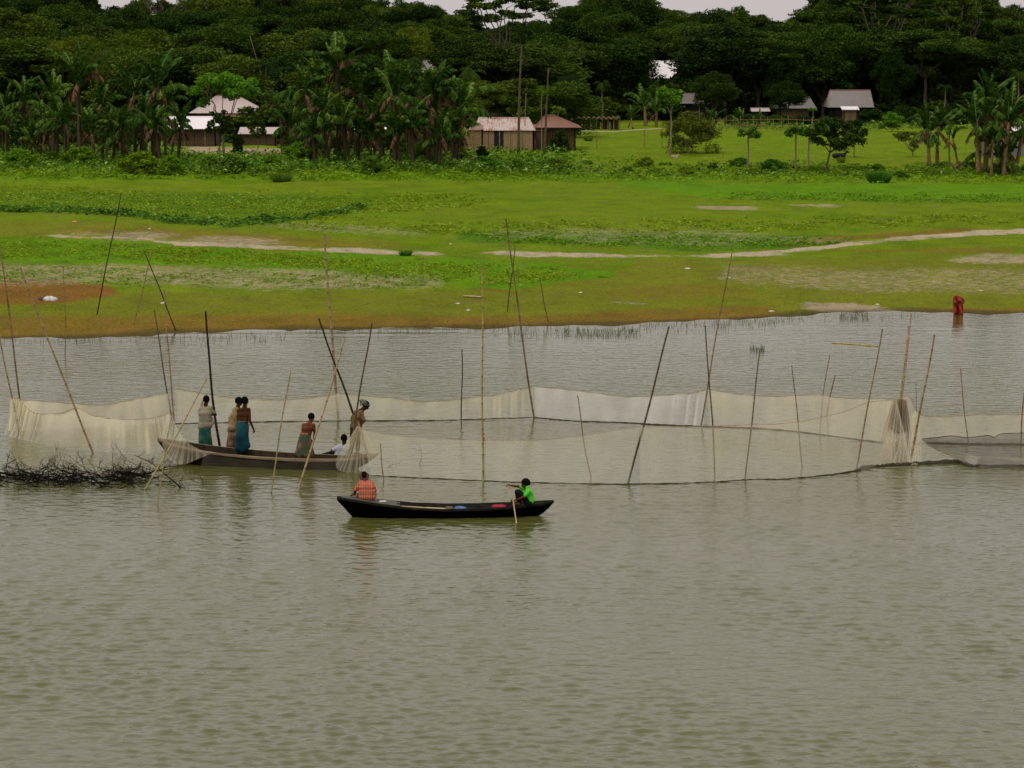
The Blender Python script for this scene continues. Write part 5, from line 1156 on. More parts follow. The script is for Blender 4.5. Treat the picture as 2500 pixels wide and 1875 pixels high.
def tree_meshes(name, seed, H_=12, trunk=.4, cr=(5, 5, 3.2), nclump=34, ncard=9000, size=.30, flat=.45, lean=0.0, asp=.5, clr=(1.3, 2.3), droop=0.0, tr=.22, up=.7, forks=5, skirt=0.0, open_=0.0):
    rr = random.Random(seed); rg = np.random.default_rng(seed); b_ = MB()
    zt = H_ * trunk; top = Vector((lean * zt, 0, zt)); limb_tube(b_, (0, 0, -.4), top, tr * 1.25, tr * .8, rr, 6, .03)
    cc = Vector((lean * H_ * .7, 0, H_ - cr[2])); P = []; CL = []
    for k in range(nclump):
        for _ in range(40):
            d = Vector((rr.gauss(0, 1), rr.gauss(0, 1), rr.gauss(.35, .8))).normalized(); q = rr.uniform(.45 + open_, .95)
            c = cc + Vector((d.x * cr[0] * q, d.y * cr[1] * q, d.z * cr[2] * q))
            if c.z > zt * .55 and all((c - o_).length > clr[0] * (.55 + open_) for o_, _ in CL): break
        r = rr.uniform(*clr); CL.append((c, (r, r, r * flat)))
    for k in range(int(skirt)):
        a = rr.uniform(0, 6.283); q = rr.uniform(.3, .9); CL.append((Vector((math.cos(a) * cr[0] * q, math.sin(a) * cr[1] * q, rr.uniform(.08, .5) * (H_ - cr[2]))), (clr[1], clr[1], clr[1] * .8)))
    mains = []
    for k in range(forks):
        a = 2 * math.pi * (k + rr.random() * .6) / forks; e = cc + Vector((math.cos(a) * cr[0] * .5, math.sin(a) * cr[1] * .5, rr.uniform(-.3, .3) * cr[2])); mains.append(limb_tube(b_, top, e, tr * .6, tr * .25, rr, 6, .08))
    for c, r in CL:
        best = min((p for m_ in mains for p in m_[2:]), key=lambda p: (p - c).length); limb_tube(b_, best, c, tr * .2, tr * .06, rr, 4, .1)
    wts = np.array([r[0] ** 2 for _, r in CL]); wts /= wts.sum()
    for (c, r), w in zip(CL, wts): P.append(clump_pts(c, r, int(ncard * w), rg, .45))
    C = np.concatenate(P); V, F, T = cards(C, size * (.6 + .8 * rg.random(len(C))), rg, up, asp, droop=droop)
    return b_.mesh(name + '_trunk', True), npmesh(name + '_crown', V, F, False, T)
M_BARK = simple('grey_brown_bark', (.045, .035, .022), (.12, .095, .065), 3, .9, .6, vscale=(3, 3, .7)); M_BARKP = simple('pale_bark', (.13, .10, .065), (.25, .20, .14), 3, .9, .5, vscale=(3, 3, .7))
LF_D = leafmat('dark_tree_leaves', (.006, .015, .002), (.036, .072, .006), .8, .15)
LF_M = leafmat('mid_green_leaves', (.010, .028, .003), (.068, .122, .009), .8, .2)
LF_L = leafmat('yellow_green_leaves', (.03, .058, .004), (.12, .175, .010), .4, .25)
LF_B = leafmat('bright_new_leaves', (.05, .13, .008), (.17, .34, .02), .2, .35)
LF_O = leafmat('olive_brown_leaves', (.040, .055, .006), (.17, .20, .022), .2, .2)
LF_H = leafmat('herb_leaves', (.085, .165, .004), (.20, .335, .012), .1, .3, yellow=(.26, .42, .08))
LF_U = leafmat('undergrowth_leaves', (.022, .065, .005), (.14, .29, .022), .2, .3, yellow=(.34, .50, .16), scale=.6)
def tree_proto(kind, bark, leaf, **kw):
    t, c = tree_meshes(kind, **kw); t.materials.append(bark); c.materials.append(leaf); return (t, c, kw.get('H_', 12))
def put_tree(name, label, pr, loc, height, wide=1.0, rz=0.0, group=None, cat='tree', lean=None):
    t, c, h = pr; root = empty(name, loc, rz, label=label, cat=cat, group=group); s = height / h; root.scale = (s * wide, s * wide, s)
    add('trunk', t, root); add('crown', c, root); return root
FOR = [tree_proto('rain_tree', M_BARK, LF_D, seed=1, H_=14, trunk=.42, cr=(6.2, 6, 3.4), nclump=44, ncard=30000, flat=.38, size=.165),
       tree_proto('rain_tree', M_BARK, LF_M, seed=2, H_=14, trunk=.40, cr=(5.6, 5.6, 4.0), nclump=46, ncard=30000, flat=.42, size=.165),
       tree_proto('mango_tree', M_BARK, LF_D, seed=3, H_=12, trunk=.25, cr=(4.4, 4.4, 4.6), nclump=46, ncard=30000, flat=.6, size=.165),
       tree_proto('jack_tree', M_BARKP, LF_D, seed=4, H_=15, trunk=.5, cr=(4.6, 4.6, 3.8), nclump=36, ncard=26000, flat=.5, size=.2),
       tree_proto('rain_tree', M_BARK, LF_M, seed=5, H_=14, trunk=.45, cr=(6.6, 6.2, 2.8), nclump=38, ncard=28000, flat=.34, size=.165),
       tree_proto('bamboo_tree', M_BARKP, LF_L, seed=6, H_=11, trunk=.2, cr=(4.4, 4.4, 4.8), nclump=60, ncard=30000, flat=.7, size=.17, asp=.22, droop=.5, clr=(.9, 1.7)),
       tree_proto('mango_tree', M_BARK, LF_M, seed=7, H_=11, trunk=.2, cr=(4.0, 4.2, 4.4), nclump=40, ncard=28000, flat=.55, size=.16, skirt=6),
       tree_proto('jack_tree', M_BARKP, LF_L, seed=8, H_=14, trunk=.45, cr=(5.0, 4.6, 3.6), nclump=38, ncard=26000, flat=.45, size=.2)]
OPEN = tree_proto('umbrella_tree', M_BARK, LF_M, seed=31, H_=18, trunk=.35, cr=(7.5, 6, 3.0), nclump=26, ncard=6000, flat=.26, size=.26, clr=(1.0, 1.9), open_=.25, tr=.26, forks=8)
BUSH = [tree_proto('bush', M_BARK, LF_D, seed=11, H_=4, trunk=.1, cr=(3, 2.6, 2.3), nclump=34, ncard=6000, flat=.6, size=.2, clr=(.5, 1.0), tr=.06, skirt=8),
        tree_proto('bush', M_BARK, LF_M, seed=12, H_=4, trunk=.1, cr=(2.8, 2.6, 2.2), nclump=34, ncard=6000, flat=.6, size=.2, clr=(.5, 1.0), tr=.06, skirt=8)]
SKY = np.array([(-700, -20), (0, -50), (235, -25), (262, 0), (300, 14), (325, 8), (350, -12), (372, 16), (410, 22), (432, -10), (480, -22), (515, -25), (880, -20), (905, 6), (930, -10), (1020, -5), (1100, 25), (1180, 50), (1290, 56), (1340, 40), (1400, 12),
                (1412, -22), (1560, -16), (1580, 14), (1620, 28), (1700, 24), (1780, 22), (1810, 32), (1860, 36), (1900, 38), (1960, 42), (1990, 12), (2010, -30), (2100, -40), (2330, -20), (2345, 5), (2390, 5), (2410, -8), (2480, 12), (2510, 30), (3300, 10)], float)
def skyl(px): return float(np.interp(px, SKY[:, 0], SKY[:, 1]))
LANDM = [(0, 'the left picture edge'), (110, 'the orange-brown dead trunk'), (195, 'the tallest left banana'), (290, 'the dark middle of the left bananas'), (385, 'the banana leaning on the tin roof'), (470, 'the bright tin hut'), (545, 'the light green yard tree'),
 (625, 'the low yard shed'), (690, 'the left end of the central bananas'), (755, 'the ragged pale-leaved banana'), (825, 'the tallest central banana'), (900, 'the gap between the central bananas'), (965, 'the broken-leaved banana'), (1050, 'the fan-leaved banana'), (1125, 'the tan side room'),
 (1200, 'the patched barn roof'), (1270, 'the very tall slim trunk'), (1340, 'the bare brown pole trunk'), (1410, 'the right end of the rust roof'), (1500, 'the drying rail'), (1580, 'the pale-stemmed banana'), (1635, 'the flat-crowned slim tree'), (1700, 'the round olive bush'), (1765, 'the gap right of the round bush'),
 (1826, 'the lone papaya'), (1885, 'the small pale shed roof'), (1945, 'the dull grey house'), (2010, 'the leaning sapling'), (2085, 'the grey-roofed house'), (2160, 'the dark grass tuft'), (2228, 'the forked low shrub'), (2278, 'the brown-stemmed banana pair'), (2330, 'the fallen banana stem'), (2390, 'the largest right banana'),
 (2450, 'the ragged right banana'), (2510, 'the grey tin shed')]
SEEN = {}
PRE = {'skyline tree at the back': 'skyline tree', 'dark tree just under the skyline': 'tree under the skyline', 'broad tree in the middle of the wood': 'mid-wood tree', 'tall shadowy undergrowth bush far in the wood': 'tall shadowy bush', 'shadowy bush at the very back of the wood': 'rearmost bush', 'dark lower tree close behind the village': 'dark lower tree',
 'low dark bush added as shade between banana stems': 'low dark bush', 'dark bush deep among the bananas': 'hidden dark bush', 'tall dark bush inside the wood edge': 'tall wood-edge bush', 'dark bush at the foot of the wood': 'understory bush', 'dark bush at the back right of the field': 'dark field-end bush', 'dark bush at the back of the field': 'dark bush', 'low green hedge bush of the far field': 'low hedge bush', 'green bush at the field end': 'green field-end bush',
 'yellow-green feathery tree': 'yellow-green feathery tree', 'low tree right behind the roofs': 'low tree', 'tree at the right wood edge': 'tree at the right wood edge', 'near dark tree of the wood': 'near dark tree', 'near tree of the wood': 'near dark tree', 'young low banana plant': 'young banana'}
def lab(prefix, px, word='above'):
    prefix = PRE.get(prefix, prefix)
    if px < -40: return prefix + ' beyond the left picture edge'
    if px > 2540: return prefix + ' beyond the right picture edge'
    lm = min(LANDM, key=lambda q: abs(q[0] - px)); key = (prefix, lm[1]); SEEN[key] = SEEN.get(key, 0) + 1
    return f"{prefix} {word} {lm[1]}".replace('the dark middle of the left bananas', 'the dark left banana heart').replace('the left end of the central bananas', 'the leftmost central banana') + ('', ', farther right', ', third rightwards', ', fourth rightwards', ', fifth rightwards', ', sixth rightwards')[min(SEEN[key] - 1, 5)]
rr = random.Random(42)
def forest_row(Y, x0, x1, step, top_fn, kinds, label, group, jit=12, wide=(.8, 1.15)):
    px = x0
    while px < x1:
        x = (px - 1250) / FP * Y; y = Y + rr.uniform(-6, 6); z0 = float(terr(x, y)); tp = top_fn(px) + rr.uniform(-jit, jit)
        zt = H + (108 - tp) * y / FP; pr = FOR[rr.choice(kinds)]; hgt = max(zt - z0, 3)
        put_tree('forest_tree', lab(label, px), pr, (x, y, z0), hgt, rr.uniform(*wide) * 14 / max(hgt, 10), rr.uniform(0, 6.28), group)
        px += step * rr.uniform(.75, 1.25)
forest_row(455, -260, 2760, 62, lambda p: skyl(p) + 2, (0, 1, 3, 4, 7), 'skyline tree at the back', 'wood along the skyline', 6, (.55, .85))
forest_row(420, -260, 2760, 80, lambda p: max(skyl(p) + 26, 10), (0, 1, 4, 2), 'dark tree just under the skyline', 'wood just under the skyline', 12, (.7, 1.0))
forest_row(385, -260, 1545, 84, lambda p: max(skyl(p) + 55, 30), (0, 1, 2, 4), 'broad tree in the middle of the wood', 'middle of the wood', 16)
forest_row(392, 1690, 2760, 84, lambda p: max(skyl(p) + 50, 30), (0, 1, 2, 4), 'broad tree in the middle of the wood', 'middle of the wood', 16)
forest_row(358, 1760, 2760, 88, lambda p: 82, (2, 6, 0, 4), 'tree at the right wood edge', 'wood edge at right', 22)
forest_row(352, 1330, 1520, 78, lambda p: 95, (2, 6, 3), 'tree at the wood edge', 'wood edge behind the drying rail', 20)
forest_row(338, -260, 1020, 92, lambda p: 75, (2, 6, 1, 5), 'near dark tree of the wood', 'near dark trees of the wood', 20)
forest_row(330, 1150, 1420, 80, lambda p: 100, (2, 6, 0), 'near tree of the wood', 'wood behind the barn', 16)
forest_row(300, -240, 330, 74, lambda p: 84 + (p > 200) * 24, (5, 7, 5), 'yellow-green feathery tree', 'feathery trees at left', 16)
forest_row(292, 320, 760, 80, lambda p: 128, (6, 2), 'dark lower tree close behind the village', 'dark trees close behind the village', 14)
forest_row(290, 760, 1010, 78, lambda p: 150, (2, 6), 'dark lower tree close behind the village', 'dark trees close behind the village', 14)
forest_row(290, 1130, 1400, 74, lambda p: 190, (6, 2, 7), 'low tree right behind the roofs', 'trees right behind the barn', 14)
def bush_row(Y, x0, x1, step, tp, label, group, ks=(0, 1), wd='behind'):
    px = x0
    while px < x1:
        x = (px - 1250) / FP * Y; y = Y + rr.uniform(-3, 3); z0 = float(terr(x, y)); zt = H + (108 - tp - rr.uniform(-10, 10)) * y / FP
        put_tree('bush', lab(label, px, wd), BUSH[rr.choice(ks)], (x, y, z0), max(zt - z0, 1.2), rr.uniform(.9, 1.3), rr.uniform(0, 6.28), group, 'bush'); px += step * rr.uniform(.8, 1.2)
bush_row(405, -200, 2760, 84, 150, 'tall shadowy undergrowth bush far in the wood', 'shadowy bushes far in the wood', (0,))
bush_row(440, -200, 2760, 84, 140, 'shadowy bush at the very back of the wood', 'shadowy bushes at the back of the wood', (0,))
bush_row(364, 1500, 1585, 50, 205, 'dark bush beside the white house', 'understory bushes')
bush_row(364, 1660, 2760, 66, 205, 'dark bush at the foot of the wood', 'understory bushes')
bush_row(372, 1690, 2760, 70, 160, 'tall dark bush inside the wood edge', 'tall understory bushes', (0,))
bush_row(352, 1740, 1830, 40, 245, 'dark bush', 'bushes between the far sheds')
bush_row(346, 2120, 2760, 60, 240, 'dark bush at the back right of the field', 'bushes right of the grey-roofed house')
bush_row(345, 1410, 1660, 55, 235, 'dark bush at the back of the field', 'bushes behind the drying rail')
bush_row(275, -160, 380, 58, 255, 'dark bush deep among the bananas', 'bushes among the bananas')
bush_row(272, 640, 1120, 56, 240, 'dark bush deep among the bananas', 'bushes among the bananas')
bush_row(252, -120, 330, 52, 320, 'low dark bush added as shade between banana stems', 'bushes added as shade among the banana stems', wd='near')  # bushes added to give the shadow darkness under the left bananas
bush_row(250, 700, 1100, 50, 318, 'low dark bush added as shade between banana stems', 'bushes added as shade among the banana stems', wd='near')  # bushes added for the same shade under the central bananas
bush_row(325, 1740, 2030, 34, 292, 'low green hedge bush of the far field', 'hedge behind the far field', (1,))
bush_row(326, 2130, 2460, 42, 272, 'green bush at the field end', 'bushes behind the right field', (1, 0))
put_tree('forest_tree', 'low dark tree standing in front of the dim grey house roof', FOR[2], Gz((1742 - 1250) / FP * 338, 338), 5.6, 1.2, 1.0)
put_tree('forest_tree', 'dark tree overhanging the left of the dull grey house', FOR[2], Gz((1905 - 1250) / FP * 349, 349), 8.5, .85, 2.0)
put_tree('forest_tree', 'dark tree crowding the right gable of the grey-roofed house', FOR[2], Gz((2178 - 1250) / FP * 345, 345), 8.0, .8, 2.0)
put_tree('forest_tree', 'dark tree standing before the left end of the dull grey roof', FOR[2], Gz((1918 - 1250) / FP * 333, 333), 4.6, 1.2, 1.0)
# individual trees of the village
def at_tree(name, label, pr, px, pyb, pyt, wide=1.0, rz=0.0, cat='tree', group=None, Y=None):
    b0 = G(px, pyb) if Y is None else Gz((px - 1250) / FP * Y, Y)
    h_ = PY(px, pyt, b0.y).z - b0.z; return put_tree(name, label, pr, b0, h_, wide, rz, group, cat)
at_tree('umbrella_tree', 'open umbrella-shaped tree whose bare limbs stand against the sky, top centre', OPEN, 1235, 0, -30, 1.0, .4, Y=372)
at_tree('umbrella_tree', 'layered tree with sky showing through it at the top right', OPEN, 2340, 0, -22, .95, 2.0, Y=385)
at_tree('umbrella_tree', 'spreading layered tree above the grey-roofed house', OPEN, 2150, 0, -45, 1.15, 4.0, Y=372)
# bare tree top left
b_ = MB(); r2 = random.Random(9); o0 = Gz((395 - 1250) / FP * 400, 400); top = PY(395, 45, 400) - o0
limb_tube(b_, (0, 0, 0), top, .2, .12, r2)
for k in range(7): branch(b_, top + Vector((0, 0, -.3 * k)), Vector((-.9 + .3 * k, r2.gauss(0, .3), 1.1)), 3.6, .09, r2, 2)
t_ = empty('bare_tree', o0, label='leafless tree with bare branches against the sky, top left', cat='tree'); b_.build('branches', M_BARK, t_)
T_LIGHT = tree_proto('young_tree', M_BARKP, LF_B, seed=51, H_=7, trunk=.36, cr=(2.9, 2.4, 1.9), nclump=30, ncard=5200, flat=.5, size=.15, clr=(.35, .75), tr=.10, open_=.15)
T_SAP = tree_proto('sapling', M_BARK, LF_M, seed=52, H_=4, trunk=.4, cr=(1.5, 1.4, 1.25), nclump=22, ncard=2600, flat=.6, size=.13, clr=(.25, .5), tr=.06, open_=.12)
T_SAPL = tree_proto('sapling', M_BARK, LF_M, seed=53, H_=4.3, trunk=.35, cr=(2.2, 1.8, 1.35), nclump=30, ncard=4200, flat=.55, size=.13, clr=(.3, .62), tr=.07, open_=.12)
T_SHR = tree_proto('shrub', M_BARKP, LF_O, seed=54, H_=2.6, trunk=.2, cr=(2.2, 1.6, .85), nclump=34, ncard=3000, flat=.5, size=.11, clr=(.2, .5), tr=.07, open_=.15, forks=7)
T_ROUND = tree_proto('round_bush', M_BARKP, LF_O, seed=57, H_=3.6, trunk=.16, cr=(2.9, 2.4, 1.75), nclump=44, ncard=9000, flat=.6, size=.15, asp=.22, droop=.5, clr=(.4, .85), tr=.09, skirt=3, open_=.08)
T_FLAT = tree_proto('twin_tree', M_BARKP, LF_B, seed=56, H_=5.8, trunk=.62, cr=(1.15, 1.0, .75), nclump=18, ncard=2800, flat=.6, size=.14, clr=(.3, .55), tr=.08, forks=3)
def papaya(seed, H_, r, leaf=LF_M, n=15):
    rr_ = random.Random(seed); rg = np.random.default_rng(seed); b_ = MB(); limb_tube(b_, (0, 0, -.3), (0, 0, H_ * .82), .075, .05, rr_, 6, .02); P = []
    for k in range(n):
        a = 2 * math.pi * k / n * 2.4; e = rr_.uniform(-.25, .95); q = r * rr_.uniform(.65, 1); c = Vector((math.cos(a) * q * math.cos(e), math.sin(a) * q * math.cos(e), H_ * .82 + q * math.sin(e) * .8))
        b_.tube([(0, 0, H_ * .8), c], [.014, .008], 4, False); P.append(clump_pts(c - Vector((0, 0, .05)), (r * .34, r * .34, r * .16), 60, rg, .1))
    C = np.concatenate(P); V, F, T = cards(C, .13 * (.6 + .8 * rg.random(len(C))), rg, .9, .4, droop=.4)
    t = b_.mesh('papaya_trunk', True); c = npmesh('papaya_crown', V, F, False, T); t.materials.append(M_BARKP); c.materials.append(leaf); return (t, c, H_ + r * .3)
PAP = [papaya(61, 3.0, .75, LF_U), papaya(62, 3.2, .7, LF_U), papaya(63, 6, .6, LF_B, 12)]
at_tree('young_tree', 'light green young tree in the yard in front of the pale hipped house', T_LIGHT, 545, 376, 168, 1.0, .3)
at_tree('sapling', 'dark leafy sapling at the yard edge beside the bright tin hut', T_SAP, 536, 378, 268, .8, 1)
at_tree('sapling', 'slim sapling standing right of the yard by the low shed', T_SAP, 630, 378, 285, .75, 2)
at_tree('shrub', 'small leafy shrub in the yard between the two saplings', BUSH[1], 583, 374, 330, .5, 2, 'shrub')
at_tree('dense_tree', 'bright-topped bushy tree behind the tall poles by the barn', tree_proto('dense_tree', M_BARK, LF_M, seed=71, H_=9, trunk=.25, cr=(2.6, 2.4, 3.6), nclump=36, ncard=8000, flat=.5, size=.2, clr=(.6, 1.2)), 1275, 340, 190, 1.0, 0, Y=262)
at_tree('round_bush', 'round olive bamboo-like bush in the right field', T_ROUND, 1680, 374, 274, 1.0, .5, 'bush')
at_tree('twin_tree', 'flat-crowned slim tree in front of the round olive bush', T_FLAT, 1637, 384, 215, 1.0, 0)
at_tree('papaya_tree', 'small papaya tree standing alone right of the round bush', PAP[0], 1826, 416, 300, 1.0, 0)
at_tree('papaya_tree', 'papaya tree with thin trunk, left of a nearly equal pair in the right field', PAP[1], 1942, 416, 298, 1.05, 1)
at_tree('papaya_tree', 'papaya tree close left of the leaning leafy sapling', PAP[0], 1974, 405, 300, .95, 2)
at_tree('papaya_tree', 'taller bright-crowned tree at the field back, behind the papaya pair', PAP[2], 1984, 345, 250, 1.1, 2)
at_tree('papaya_tree', 'slim papaya with small crown beside the tall bare trunk by the barn', PAP[2], 1322, 380, 185, .6, 0)
at_tree('papaya_tree', 'small papaya seen over the rust-brown roof', PAP[1], 1362, 340, 250, .8, 0, Y=268)
o = at_tree('leaning_sapling', 'leafy spreading sapling leaning right, beside the black goat', T_SAPL, 2015, 420, 284, 1.05, .8); o.rotation_euler = (0, .22, .2)
o = at_tree('leaning_sapling', 'small leafy sapling just right of the leaning spreading one', T_SAPL, 2085, 385, 292, .8, 2.2)
at_tree('shrub', 'wide low shrub with forked bare stems left of the brown-stemmed bananas', T_SHR, 2228, 384, 318, 1.0, .3, 'shrub')
at_tree('bush', 'dark round bush against the rust-roofed house', BUSH[0], 1366, 372, 316, .62, 1, 'bush')
at_tree('bush', 'dark bush in front of the tan side room', BUSH[0], 1180, 400, 356, .55, 2, 'bush')
at_tree('bush', 'light green bush at the back of the field, right of the grey-roofed house', tree_proto('bush', M_BARK, LF_B, seed=13, H_=3, trunk=.1, cr=(2, 1.8, 1.6), nclump=24, ncard=3000, flat=.6, size=.16, clr=(.35, .7), tr=.05), 2178, 322, 274, 1.0, 0, 'bush')
def trunk_thing(name, label, base, top, r, mat, bend=.1, twigs=0):
    b0 = G(*base); t0 = PY(top[0], top[1], b0.y) - b0; b_ = MB(); r2 = random.Random(len(label)); n = 10; ph = r2.random() * 6
    b_.tube([t0 * (i / n) + Vector((bend * (math.sin(3 * i / n + ph) - math.sin(ph)), 0, 0)) for i in range(n + 1)], [r * (1 - .55 * i / n) for i in range(n + 1)], 8)
    for k in range(twigs): branch(b_, t0 * r2.uniform(.6, 1), Vector((r2.choice((-1, 1)), r2.gauss(0, .3), .6)), .8, .02, r2, 1)
    o = b_.build(name, mat, None, True); o.location = b0; return tag(o, label, 'tree trunk')
M_BARKD = simple('dark_brown_pole_bark', (.05, .035, .018), (.13, .09, .05), 4, .9, .4, vscale=(3, 3, .6)); M_ORB = simple('orange_dead_bark', (.12, .06, .025), (.30, .17, .08), 4, .9, .6, vscale=(4, 4, .6))
trunk_thing('tall_trunk', 'very tall slim trunk rising in front of the barn', (1266, 382), (1274, 95), .13, M_BARKD, .08, 3)
trunk_thing('tall_trunk', 'tall bare brown pole trunk in front of the rust-roofed house', (1329, 380), (1342, 166), .11, M_BARKD, .05)
trunk_thing('thin_trunk', 'short pale trunk behind the very tall one at the barn', (1281, 366), (1283, 232), .05, M_BARKP, .04)
trunk_thing('dead_trunk', 'orange-brown dead trunk among the far left bananas', (107, 371), (106, 262), .17, M_ORB, .08)
trunk_thing('leaning_bamboo', 'thin bare bamboo leaning across the dark trees above the yard', (690, 330), (612, 88), .05, M_BARKP, .15)
q_ = G(1266, 382); q_ = PY(1274, 150, q_.y); put_tree('tuft_tree', 'small leafy crown on top of the very tall slim trunk', T_SAP, q_, 3.2, .7, 0)
# ---- coconut palms in the wood
def palm(seed, H_):
    rr_ = random.Random(seed); b_ = MB(); limb_tube(b_, (0, 0, -.3), (rr_.uniform(-.5, .5), 0, H_ * .8), .16, .10, rr_, 8, .02); top = Vector((0, 0, H_ * .8)); V = []; F = []; T = []
    for k in range(22):
        a = k * 2.4; el = rr_.uniform(-.3, 1.2); L = H_ * .28; p = top.copy(); ang = el; hd = Vector((math.cos(a), math.sin(a), 0)); sdv = Vector((-hd.y, hd.x, 0)); n = 16
        for i in range(n):
            d = hd * math.cos(ang) + Vector((0, 0, math.sin(ang))); q = p + d * L / n; ang -= .12 + .03 * i / n * 2
            w = L * .26 * math.sin(math.pi * min(.12 + i / n, 1)) + .05
            for sg in (-1, 1):
                t = q + sdv * sg * w * .8 + Vector((0, 0, -w * .6)) + d * w * .3; j = len(V); V += [tuple(p), tuple(p + d * .07), tuple(t + d * .02), tuple(t)]; F.append((j, j + 1, j + 2, j + 3)); T.append(rr_.random())
            p = q
    t = b_.mesh('palm_trunk', True); c = npmesh('palm_fronds', V, F, False, T); t.materials.append(M_BARKP); c.materials.append(LF_D if seed % 2 else LF_M); return (t, c, H_)
PALMS = [palm(1, 10), palm(2, 9), palm(3, 11)]
for k, (px, Y, pt, lb) in enumerate(((1385, 300, 160, 'palm with long drooping fronds over the rust-brown roof'), (1150, 300, 140, 'palm crown half sunk in the wood above the tan side room'), (650, 286, 120, 'palm crown in the dark trees above the low yard shed'), (2300, 345, 190, 'palm at the wood edge above the brown-stemmed banana pair'),
                                 (1470, 340, 180, 'slim palm at the wood edge above the drying rail'), (245, 284, 92, 'palm crown among the feathery trees at left'), (1000, 300, 110, 'palm above the broken-leaved central banana'), (2480, 350, 150, 'palm at the wood edge above the grey tin shed'))):
    b0 = Gz((px - 1250) / FP * Y, Y); put_tree('palm_tree', lb, PALMS[k % 3], b0, H + (108 - pt) * Y / FP - b0.z, 1.0, k * 1.1, 'palms of the wood', 'palm tree')
# ---- banana plants
def leaf_mesh(name, seed, L=2.3, W=.34, a0=1.1, droop=1.6, tat=.5, fold=.4):
    rr_ = random.Random(seed); n = 15; V = []; F = []; T = []; p = Vector((0, 0, 0)); ang = a0; mid = []
    for i in range(n + 1):
        mid.append((p.copy(), ang)); st = L / n; p = p + Vector((math.cos(ang), 0, math.sin(ang))) * st; ang -= droop / n * (.4 + 1.2 * i / n)
    def w(t): return W * max(math.sin(math.pi * min(.06 + t * .94, 1)) ** .55, .08) if t > .12 else .03
    for i in range(n):                                             # midrib
        (p0, a_), (p1, b0) = mid[i], mid[i + 1]; k = len(V); r0 = .035 * (1 - i / n) + .006; r1 = .035 * (1 - (i + 1) / n) + .006
        V += [(p0.x, -r0, p0.z), (p0.x, r0, p0.z), (p1.x, r1, p1.z), (p1.x, -r1, p1.z)]; F.append((k, k + 1, k + 2, k + 3)); T.append(1.15)
    for sgn in (-1, 1):
        i = 2.0
        while i < n - .4:
            step = rr_.uniform(.5, 1.3); i0, i1 = i, min(i + step, n); t0 = i0 / n
            a = np.interp(i0, range(n + 1), [m_[0].x for m_ in mid]), np.interp(i0, range(n + 1), [m_[0].z for m_ in mid]); b = np.interp(i1, range(n + 1), [m_[0].x for m_ in mid]), np.interp(i1, range(n + 1), [m_[0].z for m_ in mid])
            an = np.interp(i0, range(n + 1), [m_[1] for m_ in mid]); wd = w(t0) * rr_.uniform(.75, 1.05); dz = -wd * (fold + tat * rr_.uniform(0, 1.2)); sh = wd * .35; gap = rr_.uniform(0, .35) * tat
            ex = (math.cos(an) * sh, math.sin(an) * sh); k = len(V)
            m0 = (a[0] + ex[0] * .6, sgn * wd * .6, a[1] + dz * .35 + ex[1] * .6); m1 = (b[0] + ex[0] * .6, sgn * wd * .6, b[1] + dz * .35 + ex[1] * .6)
            e0 = (a[0] + ex[0] + (b[0] - a[0]) * gap, sgn * wd, a[1] + dz + ex[1]); e1 = (b[0] + ex[0] - (b[0] - a[0]) * gap, sgn * wd, b[1] + dz + ex[1])
            V += [(a[0], 0, a[1]), (b[0], 0, b[1]), m1, m0, e1, e0]; F += [(k, k + 1, k + 2, k + 3), (k + 3, k + 2, k + 4, k + 5)]; tn = rr_.random(); T += [tn, tn * .8]; i += step
    return npmesh(name, V, F, False, T)
LF_BAN = leafmat('banana_leaf', (.008, .028, .003), (.066, .140, .012), .6, .3, yellow=(.22, .28, .08), scale=1.2)
LF_BAD = leafmat('dry_banana_leaf', (.035, .021, .009), (.17, .11, .05), .4, .15, scale=2)
LM = [leaf_mesh('banana_leaf', 1, 3.0, .40, 1.3, 1.1, .4, .2), leaf_mesh('banana_leaf', 2, 2.9, .40, 1.1, 1.9, .7, .45), leaf_mesh('banana_leaf', 3, 2.6, .38, .65, 1.9, .9, .7), leaf_mesh('banana_leaf', 4, 2.6, .34, 1.42, .4, .2, .1), leaf_mesh('banana_leaf', 5, 2.6, .36, .15, 1.5, 1.0, .8)]
for m_ in LM: m_.materials.append(LF_BAN)
LMD = [leaf_mesh('dry_leaf', 6, 1.7, .26, -.6, 1.0, 1.0, .6), leaf_mesh('dry_leaf', 7, 2.2, .28, .9, 2.4, 1.0, .9)]
for m_ in LMD: m_.materials.append(LF_BAD)
def stem_mesh(seed, h, r):
    b_ = MB(); rr_ = random.Random(seed); n = 8
    b_.tube([(rr_.gauss(0, .02), rr_.gauss(0, .02), -.3 + (h + .3) * i / n) for i in range(n + 1)], [r * (1.15 - .5 * i / n) * rr_.uniform(.93, 1.07) for i in range(n + 1)], 8)
    for k in range(14):
        a = rr_.uniform(0, 6.28); z = rr_.uniform(.3, h); L = rr_.uniform(.4, 1.0); x, y = math.cos(a) * r * 1.02, math.sin(a) * r * 1.02; w_ = .06; tx, ty = -math.sin(a) * w_, math.cos(a) * w_
        b_.quad((x - tx, y - ty, z), (x + tx, y + ty, z), (x * 1.35 + tx, y * 1.35 + ty, z - L), (x * 1.35 - tx, y * 1.35 - ty, z - L))
    return b_.mesh('banana_stem', True)
M_STEM = simple('banana_stem_fibre', (.018, .016, .007), (.085, .062, .026), 4, .85, .5, vscale=(5, 5, .8)); M_STEMB = simple('brown_banana_stem', (.10, .055, .02), (.28, .17, .07), 4, .85, .5, vscale=(5, 5, .8))
SM = [stem_mesh(k, 4.0, .15) for k in range(4)]
for m_ in SM: m_.materials.append(M_STEM)
SMB = [stem_mesh(k + 9, 4.0, .16) for k in range(3)]
for m_ in SMB: m_.materials.append(M_STEMB)
brr = random.Random(77)
